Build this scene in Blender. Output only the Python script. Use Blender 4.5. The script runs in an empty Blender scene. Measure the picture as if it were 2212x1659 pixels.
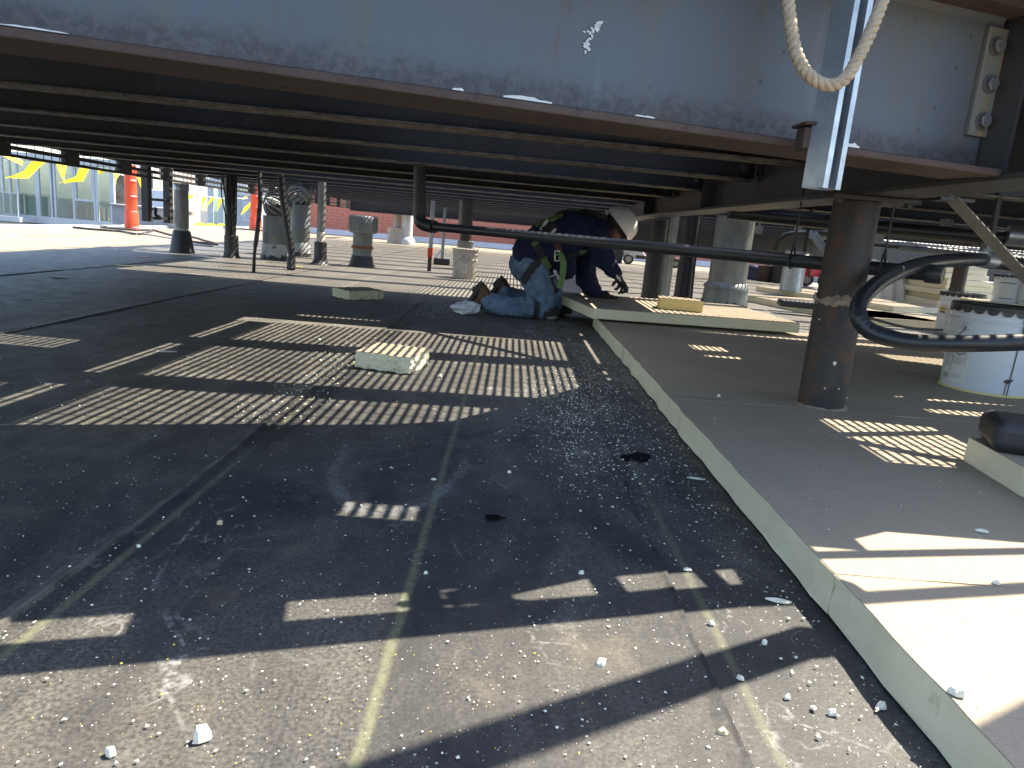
import bpy, math, random
from mathutils import Vector, Matrix
from mathutils.bvhtree import BVHTree
random.seed(7)
sc = bpy.context.scene
COL = sc.collection
R = math.radians

# ------------------------------------------------------------------ camera
CAM = Vector((0, 0, .68)); FPX = 1533.0; IW, IH = 2212.0, 1659.0
PITCH, ROLL, YAW = R(12.3), R(4.9), R(.85)
_f = Vector((math.sin(YAW)*math.cos(PITCH), math.cos(YAW)*math.cos(PITCH), -math.sin(PITCH)))
_r = Vector((math.cos(YAW), -math.sin(YAW), 0)); _u = _r.cross(_f)
_R = _r*math.cos(ROLL) + _u*math.sin(ROLL); _U = _u*math.cos(ROLL) - _r*math.sin(ROLL)
cd = bpy.data.cameras.new('camera'); cam = bpy.data.objects.new('camera', cd); COL.objects.link(cam)
cd.sensor_fit = 'HORIZONTAL'; cd.sensor_width = 36.0; cd.lens = 36.0*FPX/IW
cd.clip_start = .02; cd.clip_end = 3000
m = Matrix((( _R.x, _U.x, -_f.x), (_R.y, _U.y, -_f.y), (_R.z, _U.z, -_f.z))).to_4x4()
m.translation = CAM; cam.matrix_world = m; sc.camera = cam

# ------------------------------------------------------------------ light
SX, SY = .52, .30                                   # horizontal run of the sun per metre of height
sun_dir = Vector((SX, SY, 1)).normalized()
w = bpy.data.worlds.new('World'); sc.world = w; w.use_nodes = True
nt = w.node_tree; bg = nt.nodes['Background']; sk = nt.nodes.new('ShaderNodeTexSky')
sk.sky_type = 'NISHITA'; sk.sun_disc = False
sk.sun_elevation = math.asin(sun_dir.z); sk.sun_rotation = math.atan2(SX, SY)
sk.air_density = 1.0; sk.dust_density = 1.2; sk.altitude = 100
nt.links.new(sk.outputs[0], bg.inputs[0]); bg.inputs[1].default_value = .12
ld = bpy.data.lights.new('sun', 'SUN'); ld.energy = 4.6; ld.angle = R(.42); ld.color = (1, .91, .76)
lo = bpy.data.objects.new('sun', ld); COL.objects.link(lo)
lo.rotation_euler = sun_dir.to_track_quat('Z', 'Y').to_euler(); lo.location = (10, 6, 20)
sc.view_settings.view_transform = 'Standard'; sc.view_settings.look = 'None'
sc.view_settings.gamma = 1; sc.view_settings.use_curve_mapping = False
sc.view_settings.exposure = 1.9
sc.cycles.max_bounces = 6; sc.cycles.diffuse_bounces = 3; sc.cycles.glossy_bounces = 3; sc.cycles.transparent_max_bounces = 12
sc.render.resolution_x = 1024; sc.render.resolution_y = 768

# ------------------------------------------------------------------ measuring helpers (real positions of things seen in the photo)
def _ray(x, y): return _f + _R*((x-IW/2)/FPX) - _U*((y-IH/2)/FPX)
def Pz(x, y, z=0.0):
    d = _ray(x, y); return CAM + d*((z-CAM.z)/d.z)
def Qy(x, y, Y):
    d = _ray(x, y); return CAM + d*(Y/d.y)
def Qx(x, y, X):
    d = _ray(x, y); return CAM + d*(X/d.x)

# ------------------------------------------------------------------ materials
class NG:
    def __init__(s, name):
        s.m = bpy.data.materials.new(name); s.m.use_nodes = True
        s.t = s.m.node_tree; s.b = s.t.nodes['Principled BSDF']; s.o = s.t.nodes['Material Output']
    def n(s, ty, **kw):
        nd = s.t.nodes.new('ShaderNode'+ty)
        for k, v in kw.items(): setattr(nd, k, v)
        return nd
    def put(s, sock, v):
        if isinstance(v, bpy.types.NodeSocket): s.t.links.new(v, sock)
        elif isinstance(v, tuple) and len(v) == 3 and sock.type == 'RGBA': sock.default_value = (*v, 1)
        else: sock.default_value = v
    def coord(s, kind='Object', scale=(1, 1, 1), rot=(0, 0, 0), loc=(0, 0, 0)):
        if kind == 'World': c = s.n('NewGeometry').outputs['Position']
        else: c = s.n('TexCoord').outputs[kind]
        mp = s.n('Mapping'); s.put(mp.inputs[0], c); mp.inputs['Scale'].default_value = scale
        mp.inputs['Rotation'].default_value = rot; mp.inputs['Location'].default_value = loc
        return mp.outputs[0]
    def noise(s, co, scale, detail=5, rough=.55, dist=0.0, out='Fac'):
        x = s.n('TexNoise'); s.put(x.inputs['Vector'], co); x.inputs['Scale'].default_value = scale
        x.inputs['Detail'].default_value = detail; x.inputs['Roughness'].default_value = rough
        x.inputs['Distortion'].default_value = dist
        return x.outputs[out]
    def voro(s, co, scale, out='Distance', feat='F1'):
        x = s.n('TexVoronoi', feature=feat); s.put(x.inputs['Vector'], co); x.inputs['Scale'].default_value = scale
        return x.outputs[out]
    def ramp(s, fac, stops, interp='LINEAR'):
        x = s.n('ValToRGB'); s.put(x.inputs[0], fac); e = x.color_ramp.elements; x.color_ramp.interpolation = interp
        while len(e) > 1: e.remove(e[0])
        for i, (p, c) in enumerate(stops):
            k = e[0] if i == 0 else e.new(p)
            k.position = p; k.color = (c, c, c, 1) if isinstance(c, (int, float)) else (*c, 1)
        return x.outputs[0]
    def math(s, op, a, b=0.0, c=None, clamp=False):
        x = s.n('Math', operation=op); x.use_clamp = clamp; s.put(x.inputs[0], a); s.put(x.inputs[1], b)
        if c is not None: s.put(x.inputs[2], c)
        return x.outputs[0]
    def mix(s, fac, a, b, mode='MIX'):
        x = s.n('Mix', data_type='RGBA', blend_type=mode); s.put(x.inputs[0], fac); s.put(x.inputs[6], a); s.put(x.inputs[7], b)
        return x.outputs[2]
    def sep(s, v):
        x = s.n('SeparateXYZ'); s.put(x.inputs[0], v); return x.outputs
    def smooth(s, v, lo, hi):
        x = s.n('MapRange', interpolation_type='SMOOTHSTEP'); s.put(x.inputs[0], v)
        x.inputs[1].default_value = lo; x.inputs[2].default_value = hi; return x.outputs[0]
    def bump(s, h, strength=.3, dist=.01, prev=None):
        x = s.n('Bump'); s.put(x.inputs['Height'], h); x.inputs['Strength'].default_value = strength
        x.inputs['Distance'].default_value = dist
        if prev is not None: s.put(x.inputs['Normal'], prev)
        return x.outputs[0]
    def done(s, col, rough=.6, metal=0.0, nrm=None, spec=.5):
        s.put(s.b.inputs['Base Color'], col); s.put(s.b.inputs['Roughness'], rough); s.put(s.b.inputs['Metallic'], metal)
        s.b.inputs['Specular IOR Level'].default_value = spec
        if nrm is not None: s.put(s.b.inputs['Normal'], nrm)
        return s.m

def mat(name, c1, c2=None, scale=6, rough=.6, metal=0.0, bump=.15, bscale=40, stretch=(1, 1, 1), c3=None, s3=20, t3=.66, spec=.5, bdist=.004):
    g = NG(name); c2 = c2 or tuple(x*.75 for x in c1)
    co = g.coord('Object', stretch)
    n1 = g.noise(co, scale, 6, .6)
    col = g.mix(g.smooth(n1, .3, .7), c1, c2)
    if c3:
        n3 = g.noise(co, s3, 5, .65); col = g.mix(g.smooth(n3, t3-.05, t3+.05), col, c3)
    nr = g.bump(g.noise(co, bscale, 4), bump, bdist) if bump else None
    rr = g.ramp(n1, [(.25, max(0, rough-.1)), (.75, min(1, rough+.1))])
    return g.done(col, rr, metal, nr, spec)

MT = {}
def membrane():
    g = NG('roof membrane'); p = g.coord('World'); x, y, z = g.sep(p)
    n1 = g.noise(p, 1.3, 6, .6); n2 = g.noise(p, 9, 6, .65); n3 = g.noise(p, 140, 3, .6)
    col = g.mix(g.smooth(n1, .3, .7), (.015, .0165, .019), (.036, .034, .031))
    # dried dust, as long soft drifts
    pd = g.coord('World', (1, .45, 1), (0, 0, .5))
    nd = g.noise(pd, 3.2, 7, .68, .6)
    dust_pale = g.math('MULTIPLY', g.smooth(nd, .38, .72), g.smooth(n3, .25, .75))
    far = g.smooth(y, 1.0, 9.0)  # the sheet also turns paler with distance
    dust_pale = g.math('ADD', g.math('MULTIPLY', dust_pale, .55), g.math('MULTIPLY', far, .60), clamp=True)
    col = g.mix(dust_pale, col, (.218, .200, .166))
    # paler sand tone beyond the platform's left side and far back
    edge = g.math('ADD', g.smooth(g.math('ADD', x, g.math('MULTIPLY', n1, .6)), -4.5, -5.2), g.smooth(y, 15, 22), clamp=True)
    col = g.mix(g.math('MULTIPLY', edge, .85), col, g.mix(g.smooth(nd, .3, .7), (.20, .168, .118), (.255, .22, .16)))
    nb = g.noise(g.coord('World', (1, 1, 1), (0, 0, 1.1)), 5, 5, .6)
    col = g.mix(g.math('MULTIPLY', g.smooth(nb, .56, .70), .28), col, (.15, .118, .082))
    # scuffs: thin contour lines of a strongly warped noise
    brk = g.math('MULTIPLY', g.smooth(g.noise(p, 2.6, 2), .50, .68), g.smooth(g.noise(p, 60, 2, .7), .38, .62))
    for k, (sc_, w_, a_) in enumerate(((1.1, .007, .6), (2.3, .012, .5), (3.7, .016, .4))):
        pw = g.coord('World', (1, .7, 1), (0, 0, .3+k), (k*3.1, 1.7*k, 0))
        nw = g.noise(pw, sc_, 3, .5, 1.6)
        line = g.smooth(g.math('ABSOLUTE', g.math('SUBTRACT', nw, .5)), w_, 0.0)
        col = g.mix(g.math('MULTIPLY', g.math('MULTIPLY', line, brk), a_), col, (.32, .32, .31))
    # rubbed pale smears
    sm = g.math('MULTIPLY', g.smooth(g.noise(g.coord('World', (.5, 1.8, 1), (0, 0, -.6)), 2.8, 6, .7, 1.0), .60, .74), g.smooth(g.noise(p, 90, 4, .75), .45, .7))
    col = g.mix(g.math('MULTIPLY', sm, .55), col, (.30, .30, .29))
    # chalk lines snapped along the roof
    wob = g.math('MULTIPLY', g.math('SUBTRACT', g.noise(p, 1.5, 2), .5), .012); grn = g.smooth(g.noise(p, 55, 3, .7), .15, .60)
    for X, a_ in ((-1.25, .35), (-.702, .62), (-.144, .70), (.425, .42)):
        d = g.math('ABSOLUTE', g.math('SUBTRACT', x, g.math('ADD', wob, X)))
        l = g.math('MULTIPLY', g.smooth(d, .014, .002), grn)
        col = g.mix(g.math('MULTIPLY', l, a_), col, (.150, .155, .085))
    # powder rubbed into the sheet where the boards are being cut
    dx = g.math('SUBTRACT', x, .22); dy = g.math('MULTIPLY', g.math('SUBTRACT', y, 2.25), .55)
    rd = g.math('SQRT', g.math('ADD', g.math('MULTIPLY', dx, dx), g.math('MULTIPLY', dy, dy)))
    pw = g.math('MULTIPLY', g.smooth(rd, .60, .10), g.smooth(g.noise(g.coord('World', (1, .6, 1), (0, 0, .9)), 7, 7, .75, 1.2), .42, .72))
    col = g.mix(g.math('MULTIPLY', pw, .42), col, (.17, .172, .17))
    # old tar smeared along the seam beside the cut block
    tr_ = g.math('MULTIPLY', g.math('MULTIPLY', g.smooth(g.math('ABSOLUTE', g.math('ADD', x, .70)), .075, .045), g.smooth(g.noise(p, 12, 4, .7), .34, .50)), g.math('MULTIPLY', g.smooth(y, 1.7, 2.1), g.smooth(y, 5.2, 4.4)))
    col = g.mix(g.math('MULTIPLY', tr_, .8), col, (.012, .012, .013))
    # curved sweep mark left by a dragged board
    ex_ = g.math('DIVIDE', g.math('ADD', x, .27), .18); ey_ = g.math('DIVIDE', g.math('SUBTRACT', y, 2.02), .44)
    er = g.math('SQRT', g.math('ADD', g.math('MULTIPLY', ex_, ex_), g.math('MULTIPLY', ey_, ey_)))
    arc_ = g.math('MULTIPLY', g.smooth(g.math('ABSOLUTE', g.math('SUBTRACT', g.math('ADD', er, g.math('MULTIPLY', n2, .25)), 1.12)), .13, .01), g.math('MULTIPLY', g.smooth(y, 2.15, 1.9), g.smooth(g.noise(p, 40, 4, .75), .36, .62)))
    col = g.mix(g.math('MULTIPLY', arc_, .55), col, (.21, .21, .21))
    # lap edges: dust caught along the seams
    swb = g.math('MULTIPLY', g.math('SUBTRACT', g.noise(p, 2.2, 4, .65), .5), .05); sgr = g.smooth(g.noise(p, 14, 4, .75), .34, .58)
    for X, cc_, a_ in ((-3.95, (.26, .25, .23), .55), (-2.42, (.26, .25, .23), .6), (-.815, (.20, .18, .155), .40), (.312, (.012, .012, .012), .9), (-5.45, (.2, .19, .17), .4)):
        d = g.math('ABSOLUTE', g.math('SUBTRACT', x, g.math('ADD', swb, X+.062)))
        l = g.math('MULTIPLY', g.smooth(d, .009, .001), sgr)
        col = g.mix(g.math('MULTIPLY', l, a_), col, cc_)
    sp = g.smooth(g.voro(p, 55), .14, .07)
    spk = g.math('MULTIPLY', sp, g.smooth(g.noise(p, 17, 2), .50, .62))
    col = g.mix(g.math('MULTIPLY', spk, .75), col, (.55, .54, .50))
    h = g.math('ADD', g.math('MULTIPLY', n3, .4), g.math('MULTIPLY', n2, .6))
    nr = g.bump(h, .35, .006)
    return g.done(col, g.ramp(n2, [(.3, .50), (.7, .72)]), 0, nr, .45)

def beam_mat():
    g = NG('mill scale steel'); c = g.coord('Object'); x, y, z = g.sep(c)
    n1 = g.noise(c, 2.2, 6, .6)
    col = g.mix(g.smooth(n1, .35, .68), (.096, .113, .140), (.112, .123, .140))
    cv = g.coord('Object', (3.2, 3.2, 1.0))
    nv = g.noise(cv, 2.0, 8, .74, .5)
    col = g.mix(g.math('MULTIPLY', g.smooth(nv, .48, .66), .65), col, (.118, .112, .088))
    nw = g.noise(g.coord('Object', (8, 8, .9), (0, 0, 0), (3, 1, 0)), 1.7, 6, .75)
    col = g.mix(g.math('MULTIPLY', g.smooth(nw, .58, .72), .45), col, (.17, .182, .20))
    # pitted purple-brown band above the lower flange, ragged top
    hb = g.math('ADD', z, g.math('MULTIPLY', g.math('SUBTRACT', g.noise(c, 14, 5, .7), .5), .09))
    band = g.smooth(hb, .105, .045)
    pit = g.noise(c, 55, 4, .7)
    col = g.mix(g.math('MULTIPLY', band, .75), col, g.mix(g.smooth(pit, .4, .62), (.046, .037, .040), (.098, .084, .085)))
    col = g.mix(g.math('MULTIPLY', g.smooth(hb, .045, .012), .8), col, (.11, .072, .055))
    # small pits and short rust runs
    spv = g.smooth(g.voro(g.coord('Object', (1, 1, .6)), 26), .13, .05)
    msk = g.smooth(g.noise(c, 3.1, 3), .45, .58)
    col = g.mix(g.math('MULTIPLY', g.math('MULTIPLY', spv, msk), .85), col, (.055, .045, .040))
    run = g.math('MULTIPLY', g.smooth(g.noise(g.coord('Object', (30, 30, 3.2)), 1.0, 4, .65), .56, .70), g.smooth(g.noise(c, 4, 2), .46, .60))
    col = g.mix(g.math('MULTIPLY', run, .4), col, (.12, .062, .035))
    nr = g.bump(g.math('ADD', pit, g.math('MULTIPLY', n1, 1.5)), .22, .004)
    return g.done(col, g.ramp(n1, [(.3, .42), (.7, .62)]), .25, nr, .5)

def facer():
    g = NG('board facer paper'); p = g.coord('World')
    n1 = g.noise(p, 2.2, 6, .6); f1 = g.noise(g.coord('World', (1, 5, 1), (0, 0, .25)), 60, 4, .7)
    f2 = g.noise(g.coord('World', (1, 1, 1)), 260, 3, .6)
    col = g.mix(g.smooth(n1, .3, .72), (.325, .268, .190), (.282, .234, .170))
    col = g.mix(g.math('MULTIPLY', g.smooth(f1, .40, .62), .45), col, (.38, .32, .235))
    col = g.mix(g.math('MULTIPLY', g.smooth(f2, .52, .66), .35), col, (.17, .15, .13))
    st = g.smooth(g.noise(g.coord('World', (.6, 7, 1), (0, 0, .1)), 1.6, 5, .7), .66, .72)
    col = g.mix(g.math('MULTIPLY', st, .5), col, (.10, .092, .085))
    nr = g.bump(g.math('ADD', f1, f2), .12, .002)
    return g.done(col, .82, 0, nr, .25)

def glass(name, tint, rough=.02, mixf=.45):
    g = NG(name); nt = g.t
    tr = g.n('BsdfTransparent'); tr.inputs[0].default_value = (*tint, 1)
    gl = g.n('BsdfGlossy'); gl.inputs['Roughness'].default_value = rough; gl.inputs[0].default_value = (.9, .95, 1, 1)
    fr = g.n('Fresnel'); fr.inputs[0].default_value = 1.6
    f = g.math('ADD', fr.outputs[0], mixf*.35, clamp=True)
    mx = g.n('MixShader'); g.put(mx.inputs[0], f); nt.links.new(tr.outputs[0], mx.inputs[1]); nt.links.new(gl.outputs[0], mx.inputs[2])
    nt.links.new(mx.outputs[0], g.o.inputs[0]); return g.m

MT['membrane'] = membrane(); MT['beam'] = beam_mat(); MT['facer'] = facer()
MT['flange'] = mat('rusty flange', (.055, .031, .023), (.090, .066, .055), 5, .75, .1, .3, 60, (1, 1, 1), (.05, .032, .028), 24, .60)
MT['joist'] = mat('dark primed steel', (.030, .031, .034), (.048, .045, .043), 3, .55, .2, .2, 50, (1, 1, 1), (.075, .055, .045), 9, .66)
MT['joistlip'] = mat('worn joist lip', (.19, .165, .13), (.07, .056, .046), 14, .7, .2, .3, 60, (1, 1, 1), (.22, .20, .17), 30, .62)
MT['girder'] = mat('girder steel', (.040, .041, .044), (.066, .060, .054), 2.2, .5, .3, .2, 50, (6, 6, 1), (.12, .075, .05), 5, .68)
MT['column'] = mat('painted column steel', (.022, .022, .024), (.046, .042, .040), 9, .55, .15, .3, 70, (1, 1, 1), (.070, .038, .025), 11, .54)
MT['galv'] = mat('galvanised steel', (.46, .50, .54), (.34, .38, .42), 18, .38, .75, .06, 60)
MT['galvdull'] = mat('weathered galvanised', (.265, .280, .275), (.20, .215, .21), 6, .5, .45, .12, 40, (3, 3, .7), (.22, .16, .10), 7, .72)
MT['ventgrey'] = mat('painted vent grey', (.20, .22, .225), (.155, .17, .17), 5, .5, .2, .15, 40, (2, 2, .6), (.10, .09, .08), 12, .70)
MT['tar'] = mat('black flashing tar', (.022, .022, .024), (.038, .036, .036), 12, .5, 0, .5, 40, (1, 1, 1), (.16, .155, .15), 16, .70)
MT['whitebase'] = mat('flaking white flashing', (.42, .43, .42), (.30, .31, .31), 8, .6, 0, .3, 40, (1, 1, 1), (.03, .03, .03), 9, .62)
MT['abs'] = mat('black plastic pipe', (.016, .019, .024), (.026, .028, .032), 4, .38, 0, .06, 60, (1, 1, 1), (.07, .07, .07), 30, .72)
MT['rubber'] = mat('black rubber', (.017, .018, .021), (.028, .028, .03), 9, .5, 0, .2, 80)
MT['foam'] = mat('foam board edge', (.66, .595, .425), (.70, .64, .465), 5, .85, 0, .35, 55, (1, 1, 1), (.48, .43, .28), 7, .70, .2)
MT['foamyellow'] = mat('yellow foam', (.66, .53, .22), (.70, .58, .28), 7, .85, 0, .35, 55, (1, 1, 1), (.50, .38, .15), 9, .7, .2)
MT['foamraw'] = mat('raw cut foam', (.70, .655, .46), (.74, .70, .53), 9, .9, 0, .9, 45, (1, 1, 1), (.50, .49, .33), 18, .64, .2, .012)
MT['crumb'] = mat('foam crumb', (.74, .73, .62), (.66, .65, .52), 3, .9, 0, .2, 90)
MT['chip'] = mat('foam chunk', (.76, .74, .63), (.66, .63, .48), 30, .9, 0, .5, 120)
MT['rope'] = mat('manila rope', (.46, .37, .26), (.37, .29, .20), 60, .9, 0, .5, 220, (1, 1, 1), (.56, .47, .35), 140, .6, .2)
MT['steelbolt'] = mat('bolt steel', (.17, .17, .175), (.12, .115, .115), 40, .5, .5, .3, 120)
MT['plate'] = mat('streaked clip plate', (.20, .19, .165), (.12, .115, .11), 4, .6, .2, .2, 60, (9, 9, .8), (.24, .175, .075), 4, .56)
MT['white'] = mat('white paint', (.62, .64, .66), (.56, .58, .60), 4, .45, 0, .05, 40)
MT['pail'] = mat('white pail plastic', (.66, .70, .75), (.60, .64, .69), 3, .35, 0, .05, 30, (1, 1, 1), (.45, .44, .40), 12, .74)
MT['pailold'] = mat('dirty beige pail', (.50, .46, .41), (.42, .375, .32), 6, .55, 0, .1, 40, (1, 1, 1), (.30, .26, .22), 14, .66)
MT['labelpaper'] = mat('label paper', (.66, .66, .64), (.60, .60, .58), 5, .6, 0, 0)
MT['hole'] = mat('torn black hole', (.004, .004, .004), (.006, .006, .006), 9, .9, 0, 0, 40, spec=.1)
MT['lid'] = mat('black lid plastic', (.012, .012, .014), (.02, .02, .022), 9, .35, 0, .2, 40)
MT['ink'] = mat('label ink', (.06, .06, .065), (.09, .09, .09), 20, .6, 0, 0)
MT['inkgrey'] = mat('label small print', (.30, .30, .31), (.38, .38, .39), 60, .6, 0, 0)
MT['inkyellow'] = mat('yellow label', (.72, .52, .08), (.66, .46, .07), 10, .5, 0, 0)
MT['orange'] = mat('orange plastic', (.78, .085, .02), (.68, .07, .018), 3, .45, 0, .1, 20)
MT['orangepaint'] = mat('orange spray paint', (.70, .07, .025), (.55, .05, .02), 9, .55, 0, .1, 60)
MT['yellow'] = mat('yellow pennant vinyl', (.86, .74, .02), (.78, .66, .02), 4, .4, 0, .1, 20)
MT['brick'] = mat('red brick', (.60, .225, .155), (.50, .18, .122), 2.5, .85, 0, .3, 60, (1, 1, 1), (.36, .125, .09), 5, .66)
MT['mortar'] = mat('mortar', (.56, .44, .38), (.48, .37, .32), 6, .9, 0, .3, 60)
MT['flashing'] = mat('pale wall flashing', (.62, .60, .59), (.55, .53, .52), 3, .55, 0, .2, 20)
MT['alu'] = mat('grey aluminium cladding', (.52, .54, .57), (.47, .49, .52), 1.5, .4, .2, 0)
MT['interior'] = mat('dim interior', (.42, .40, .36), (.26, .26, .25), 1.2, .8, 0, 0, 40, (1, 1, 1), (.30, .18, .12), 1.6, .6)
MT['concrete'] = mat('grey concrete', (.36, .36, .36), (.30, .30, .30), 3, .8, 0, .2, 40)
MT['wood'] = mat('pale wood', (.55, .42, .25), (.48, .36, .20), 4, .6, 0, 0)
MT['street'] = mat('street asphalt', (.06, .06, .06), (.08, .08, .078), 1, .85, 0, 0)
MT['leaf'] = mat('leaf green', (.09, .14, .025), (.14, .19, .045), 9, .6, 0, 0)
MT['bark'] = mat('bark', (.10, .075, .055), (.07, .055, .04), 9, .9, 0, .5, 60)
MT['tarp'] = mat('cream tarpaulin', (.60, .57, .50), (.54, .50, .43), 3, .6, 0, .3, 8)
MT['red'] = mat('red cart plastic', (.62, .025, .04), (.52, .02, .03), 5, .4, 0, .05, 30)
MT['wheelgrey'] = mat('wheel hub plastic', (.34, .34, .33), (.28, .28, .28), 9, .5, 0, .05, 30)
MT['brownbag'] = mat('brown bucket of rubbish', (.085, .055, .040), (.055, .038, .03), 14, .8, 0, .6, 30)
MT['blackbag'] = mat('black fabric bag', (.030, .030, .034), (.045, .045, .048), 12, .75, 0, .4, 40)
MT['rag'] = mat('white rag', (.70, .71, .76), (.62, .63, .68), 20, .9, 0, .3, 80)
MT['greypaint'] = mat('grey steel box', (.42, .44, .48), (.38, .40, .44), 2, .5, .1, .05, 30)
MT['jacket'] = mat('navy cotton', (.012, .016, .048), (.018, .022, .058), 9, .85, 0, .5, 160, (1, 1, 1), (.035, .04, .075), 11, .70, .25)
MT['jeans'] = mat('faded denim', (.165, .235, .335), (.085, .125, .20), 7, .85, 0, .6, 240, (1, 1, 1), (.19, .235, .31), 9, .62, .25)
MT['boot'] = mat('brown work boot leather', (.130, .055, .022), (.075, .034, .017), 14, .6, 0, .4, 60, (1, 1, 1), (.035, .022, .016), 11, .62)
MT['sole'] = mat('boot sole', (.045, .038, .034), (.07, .062, .055), 20, .8, 0, .4, 60)
MT['glove'] = mat('black work glove', (.018, .018, .022), (.032, .028, .030), 18, .7, 0, .5, 90, (1, 1, 1), (.10, .075, .065), 24, .66)
MT['skin'] = mat('skin', (.30, .16, .105), (.26, .135, .085), 20, .55, 0, .1, 90)
MT['hair'] = mat('dark hair', (.02, .016, .014), (.03, .025, .02), 40, .6, 0, .4, 120)
MT['helmet'] = mat('white hard hat', (.80, .80, .80), (.76, .76, .76), 3, .3, 0, .03, 20, (1, 1, 1), (.42, .42, .42), 14, .74)
MT['webgreen'] = mat('green webbing', (.145, .235, .075), (.12, .20, .065), 30, .8, 0, .5, 300)
MT['webblack'] = mat('black webbing', (.020, .020, .021), (.035, .033, .032), 30, .8, 0, .5, 300)
MT['buckle'] = mat('buckle metal', (.62, .60, .55), (.50, .48, .44), 20, .35, .6, .05, 40)
MT['kneepad'] = mat('tan knee pad cap', (.42, .37, .28), (.34, .30, .22), 10, .55, 0, .1, 40)
MT['hubwhite'] = MT['white']
MT['grate'] = mat('grating steel', (.16, .165, .17), (.11, .11, .115), 6, .55, .4, 0)
MT['shadeplate'] = mat('shade plate steel', (.07, .07, .072), (.05, .05, .052), 3, .6, .3, .1, 30)
MT['pane'] = glass('window glass', (.72, .86, .82))
MT['balglass'] = glass('balcony glass', (.80, .90, .88), .02, .3)

# ------------------------------------------------------------------ mesh building
class MB:
    def __init__(s): s.v = []; s.f = []
    def add(s, vs, fs):
        b = len(s.v); s.v += [Vector(p) for p in vs]; s.f += [tuple(b+i for i in q) for q in fs]; return s
    def box(s, c, d, rz=0.0, M=None):
        hx, hy, hz = d[0]/2, d[1]/2, d[2]/2
        vs = [Vector((x, y, z)) for z in (-hz, hz) for y in (-hy, hy) for x in (-hx, hx)]
        if M is None: M = Matrix.Rotation(rz, 3, 'Z')
        return s.add([M @ p + Vector(c) for p in vs], [(0, 2, 3, 1), (4, 5, 7, 6), (0, 1, 5, 4), (2, 6, 7, 3), (0, 4, 6, 2), (1, 3, 7, 5)])
    def bx(s, x0, x1, y0, y1, z0, z1): return s.box(((x0+x1)/2, (y0+y1)/2, (z0+z1)/2), (x1-x0, y1-y0, z1-z0))
    def bar(s, p0, p1, w, h, up=(0, 0, 1), off=(0, 0)):
        p0, p1 = Vector(p0), Vector(p1); d = (p1-p0); L = d.length; d.normalize(); up = Vector(up)
        sd = d.cross(up).normalized(); u = sd.cross(d).normalized()
        M = Matrix((d, sd, u)).transposed()
        return s.box((p0+p1)/2 + sd*off[0] + u*off[1], (L, w, h), M=M)
    def tube(s, path, r, n=12, cap=True, closed=False, ref=None):
        path = [Vector(p) for p in path]; k = len(path); rr = r if isinstance(r, (list, tuple)) else [r]*k
        t0 = (path[1]-path[0]).normalized(); ref = Vector(ref) if ref else (Vector((0, 0, 1)) if abs(t0.z) < .9 else Vector((1, 0, 0)))
        vs = []; a = t0.cross(ref).normalized()
        for i, p in enumerate(path):
            t = (path[min(i+1, k-1)] - path[max(i-1, 0)]).normalized()
            a = (a - t*a.dot(t)).normalized(); b = t.cross(a)
            for j in range(n):
                q = 2*math.pi*j/n; vs.append(p + (a*math.cos(q) + b*math.sin(q))*rr[i])
        fs = [(i*n+j, i*n+(j+1) % n, (i+1)*n+(j+1) % n, (i+1)*n+j) for i in range(k-1) for j in range(n)]
        if cap: fs += [tuple(range(n-1, -1, -1)), tuple((k-1)*n+j for j in range(n))]
        return s.add(vs, fs)
    def lathe(s, prof, c=(0, 0, 0), n=32, M=None, cap=True):
        M = M or Matrix.Identity(3); c = Vector(c); vs = []
        for r, z in prof:
            for j in range(n):
                q = 2*math.pi*j/n; vs.append(c + M @ Vector((r*math.cos(q), r*math.sin(q), z)))
        k = len(prof); fs = [(i*n+j, i*n+(j+1) % n, (i+1)*n+(j+1) % n, (i+1)*n+j) for i in range(k-1) for j in range(n)]
        if cap: fs += [tuple(range(n-1, -1, -1)), tuple((k-1)*n+j for j in range(n))]
        return s.add(vs, fs)
    def prism(s, poly, d):
        poly = [Vector(p) for p in poly]; d = Vector(d); n = len(poly)
        return s.add(poly + [p+d for p in poly], [tuple(range(n-1, -1, -1)), tuple(range(n, 2*n))] + [(i, (i+1) % n, n+(i+1) % n, n+i) for i in range(n)])
    def ball(s, c, r, n=12, k=8, sc=(1, 1, 1)):
        c = Vector(c); vs = [c+Vector((0, 0, -r*sc[2]))]
        for i in range(1, k):
            a = -math.pi/2 + math.pi*i/k
            for j in range(n):
                q = 2*math.pi*j/n; vs.append(c + Vector((math.cos(a)*math.cos(q)*sc[0], math.cos(a)*math.sin(q)*sc[1], math.sin(a)*sc[2]))*r)
        vs.append(c+Vector((0, 0, r*sc[2]))); fs = [(0, 1+(j+1) % n, 1+j) for j in range(n)]
        for i in range(k-2):
            fs += [(1+i*n+j, 1+i*n+(j+1) % n, 1+(i+1)*n+(j+1) % n, 1+(i+1)*n+j) for j in range(n)]
        e = len(vs)-1; b = 1+(k-2)*n; fs += [(b+j, b+(j+1) % n, e) for j in range(n)]
        return s.add(vs, fs)

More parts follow.
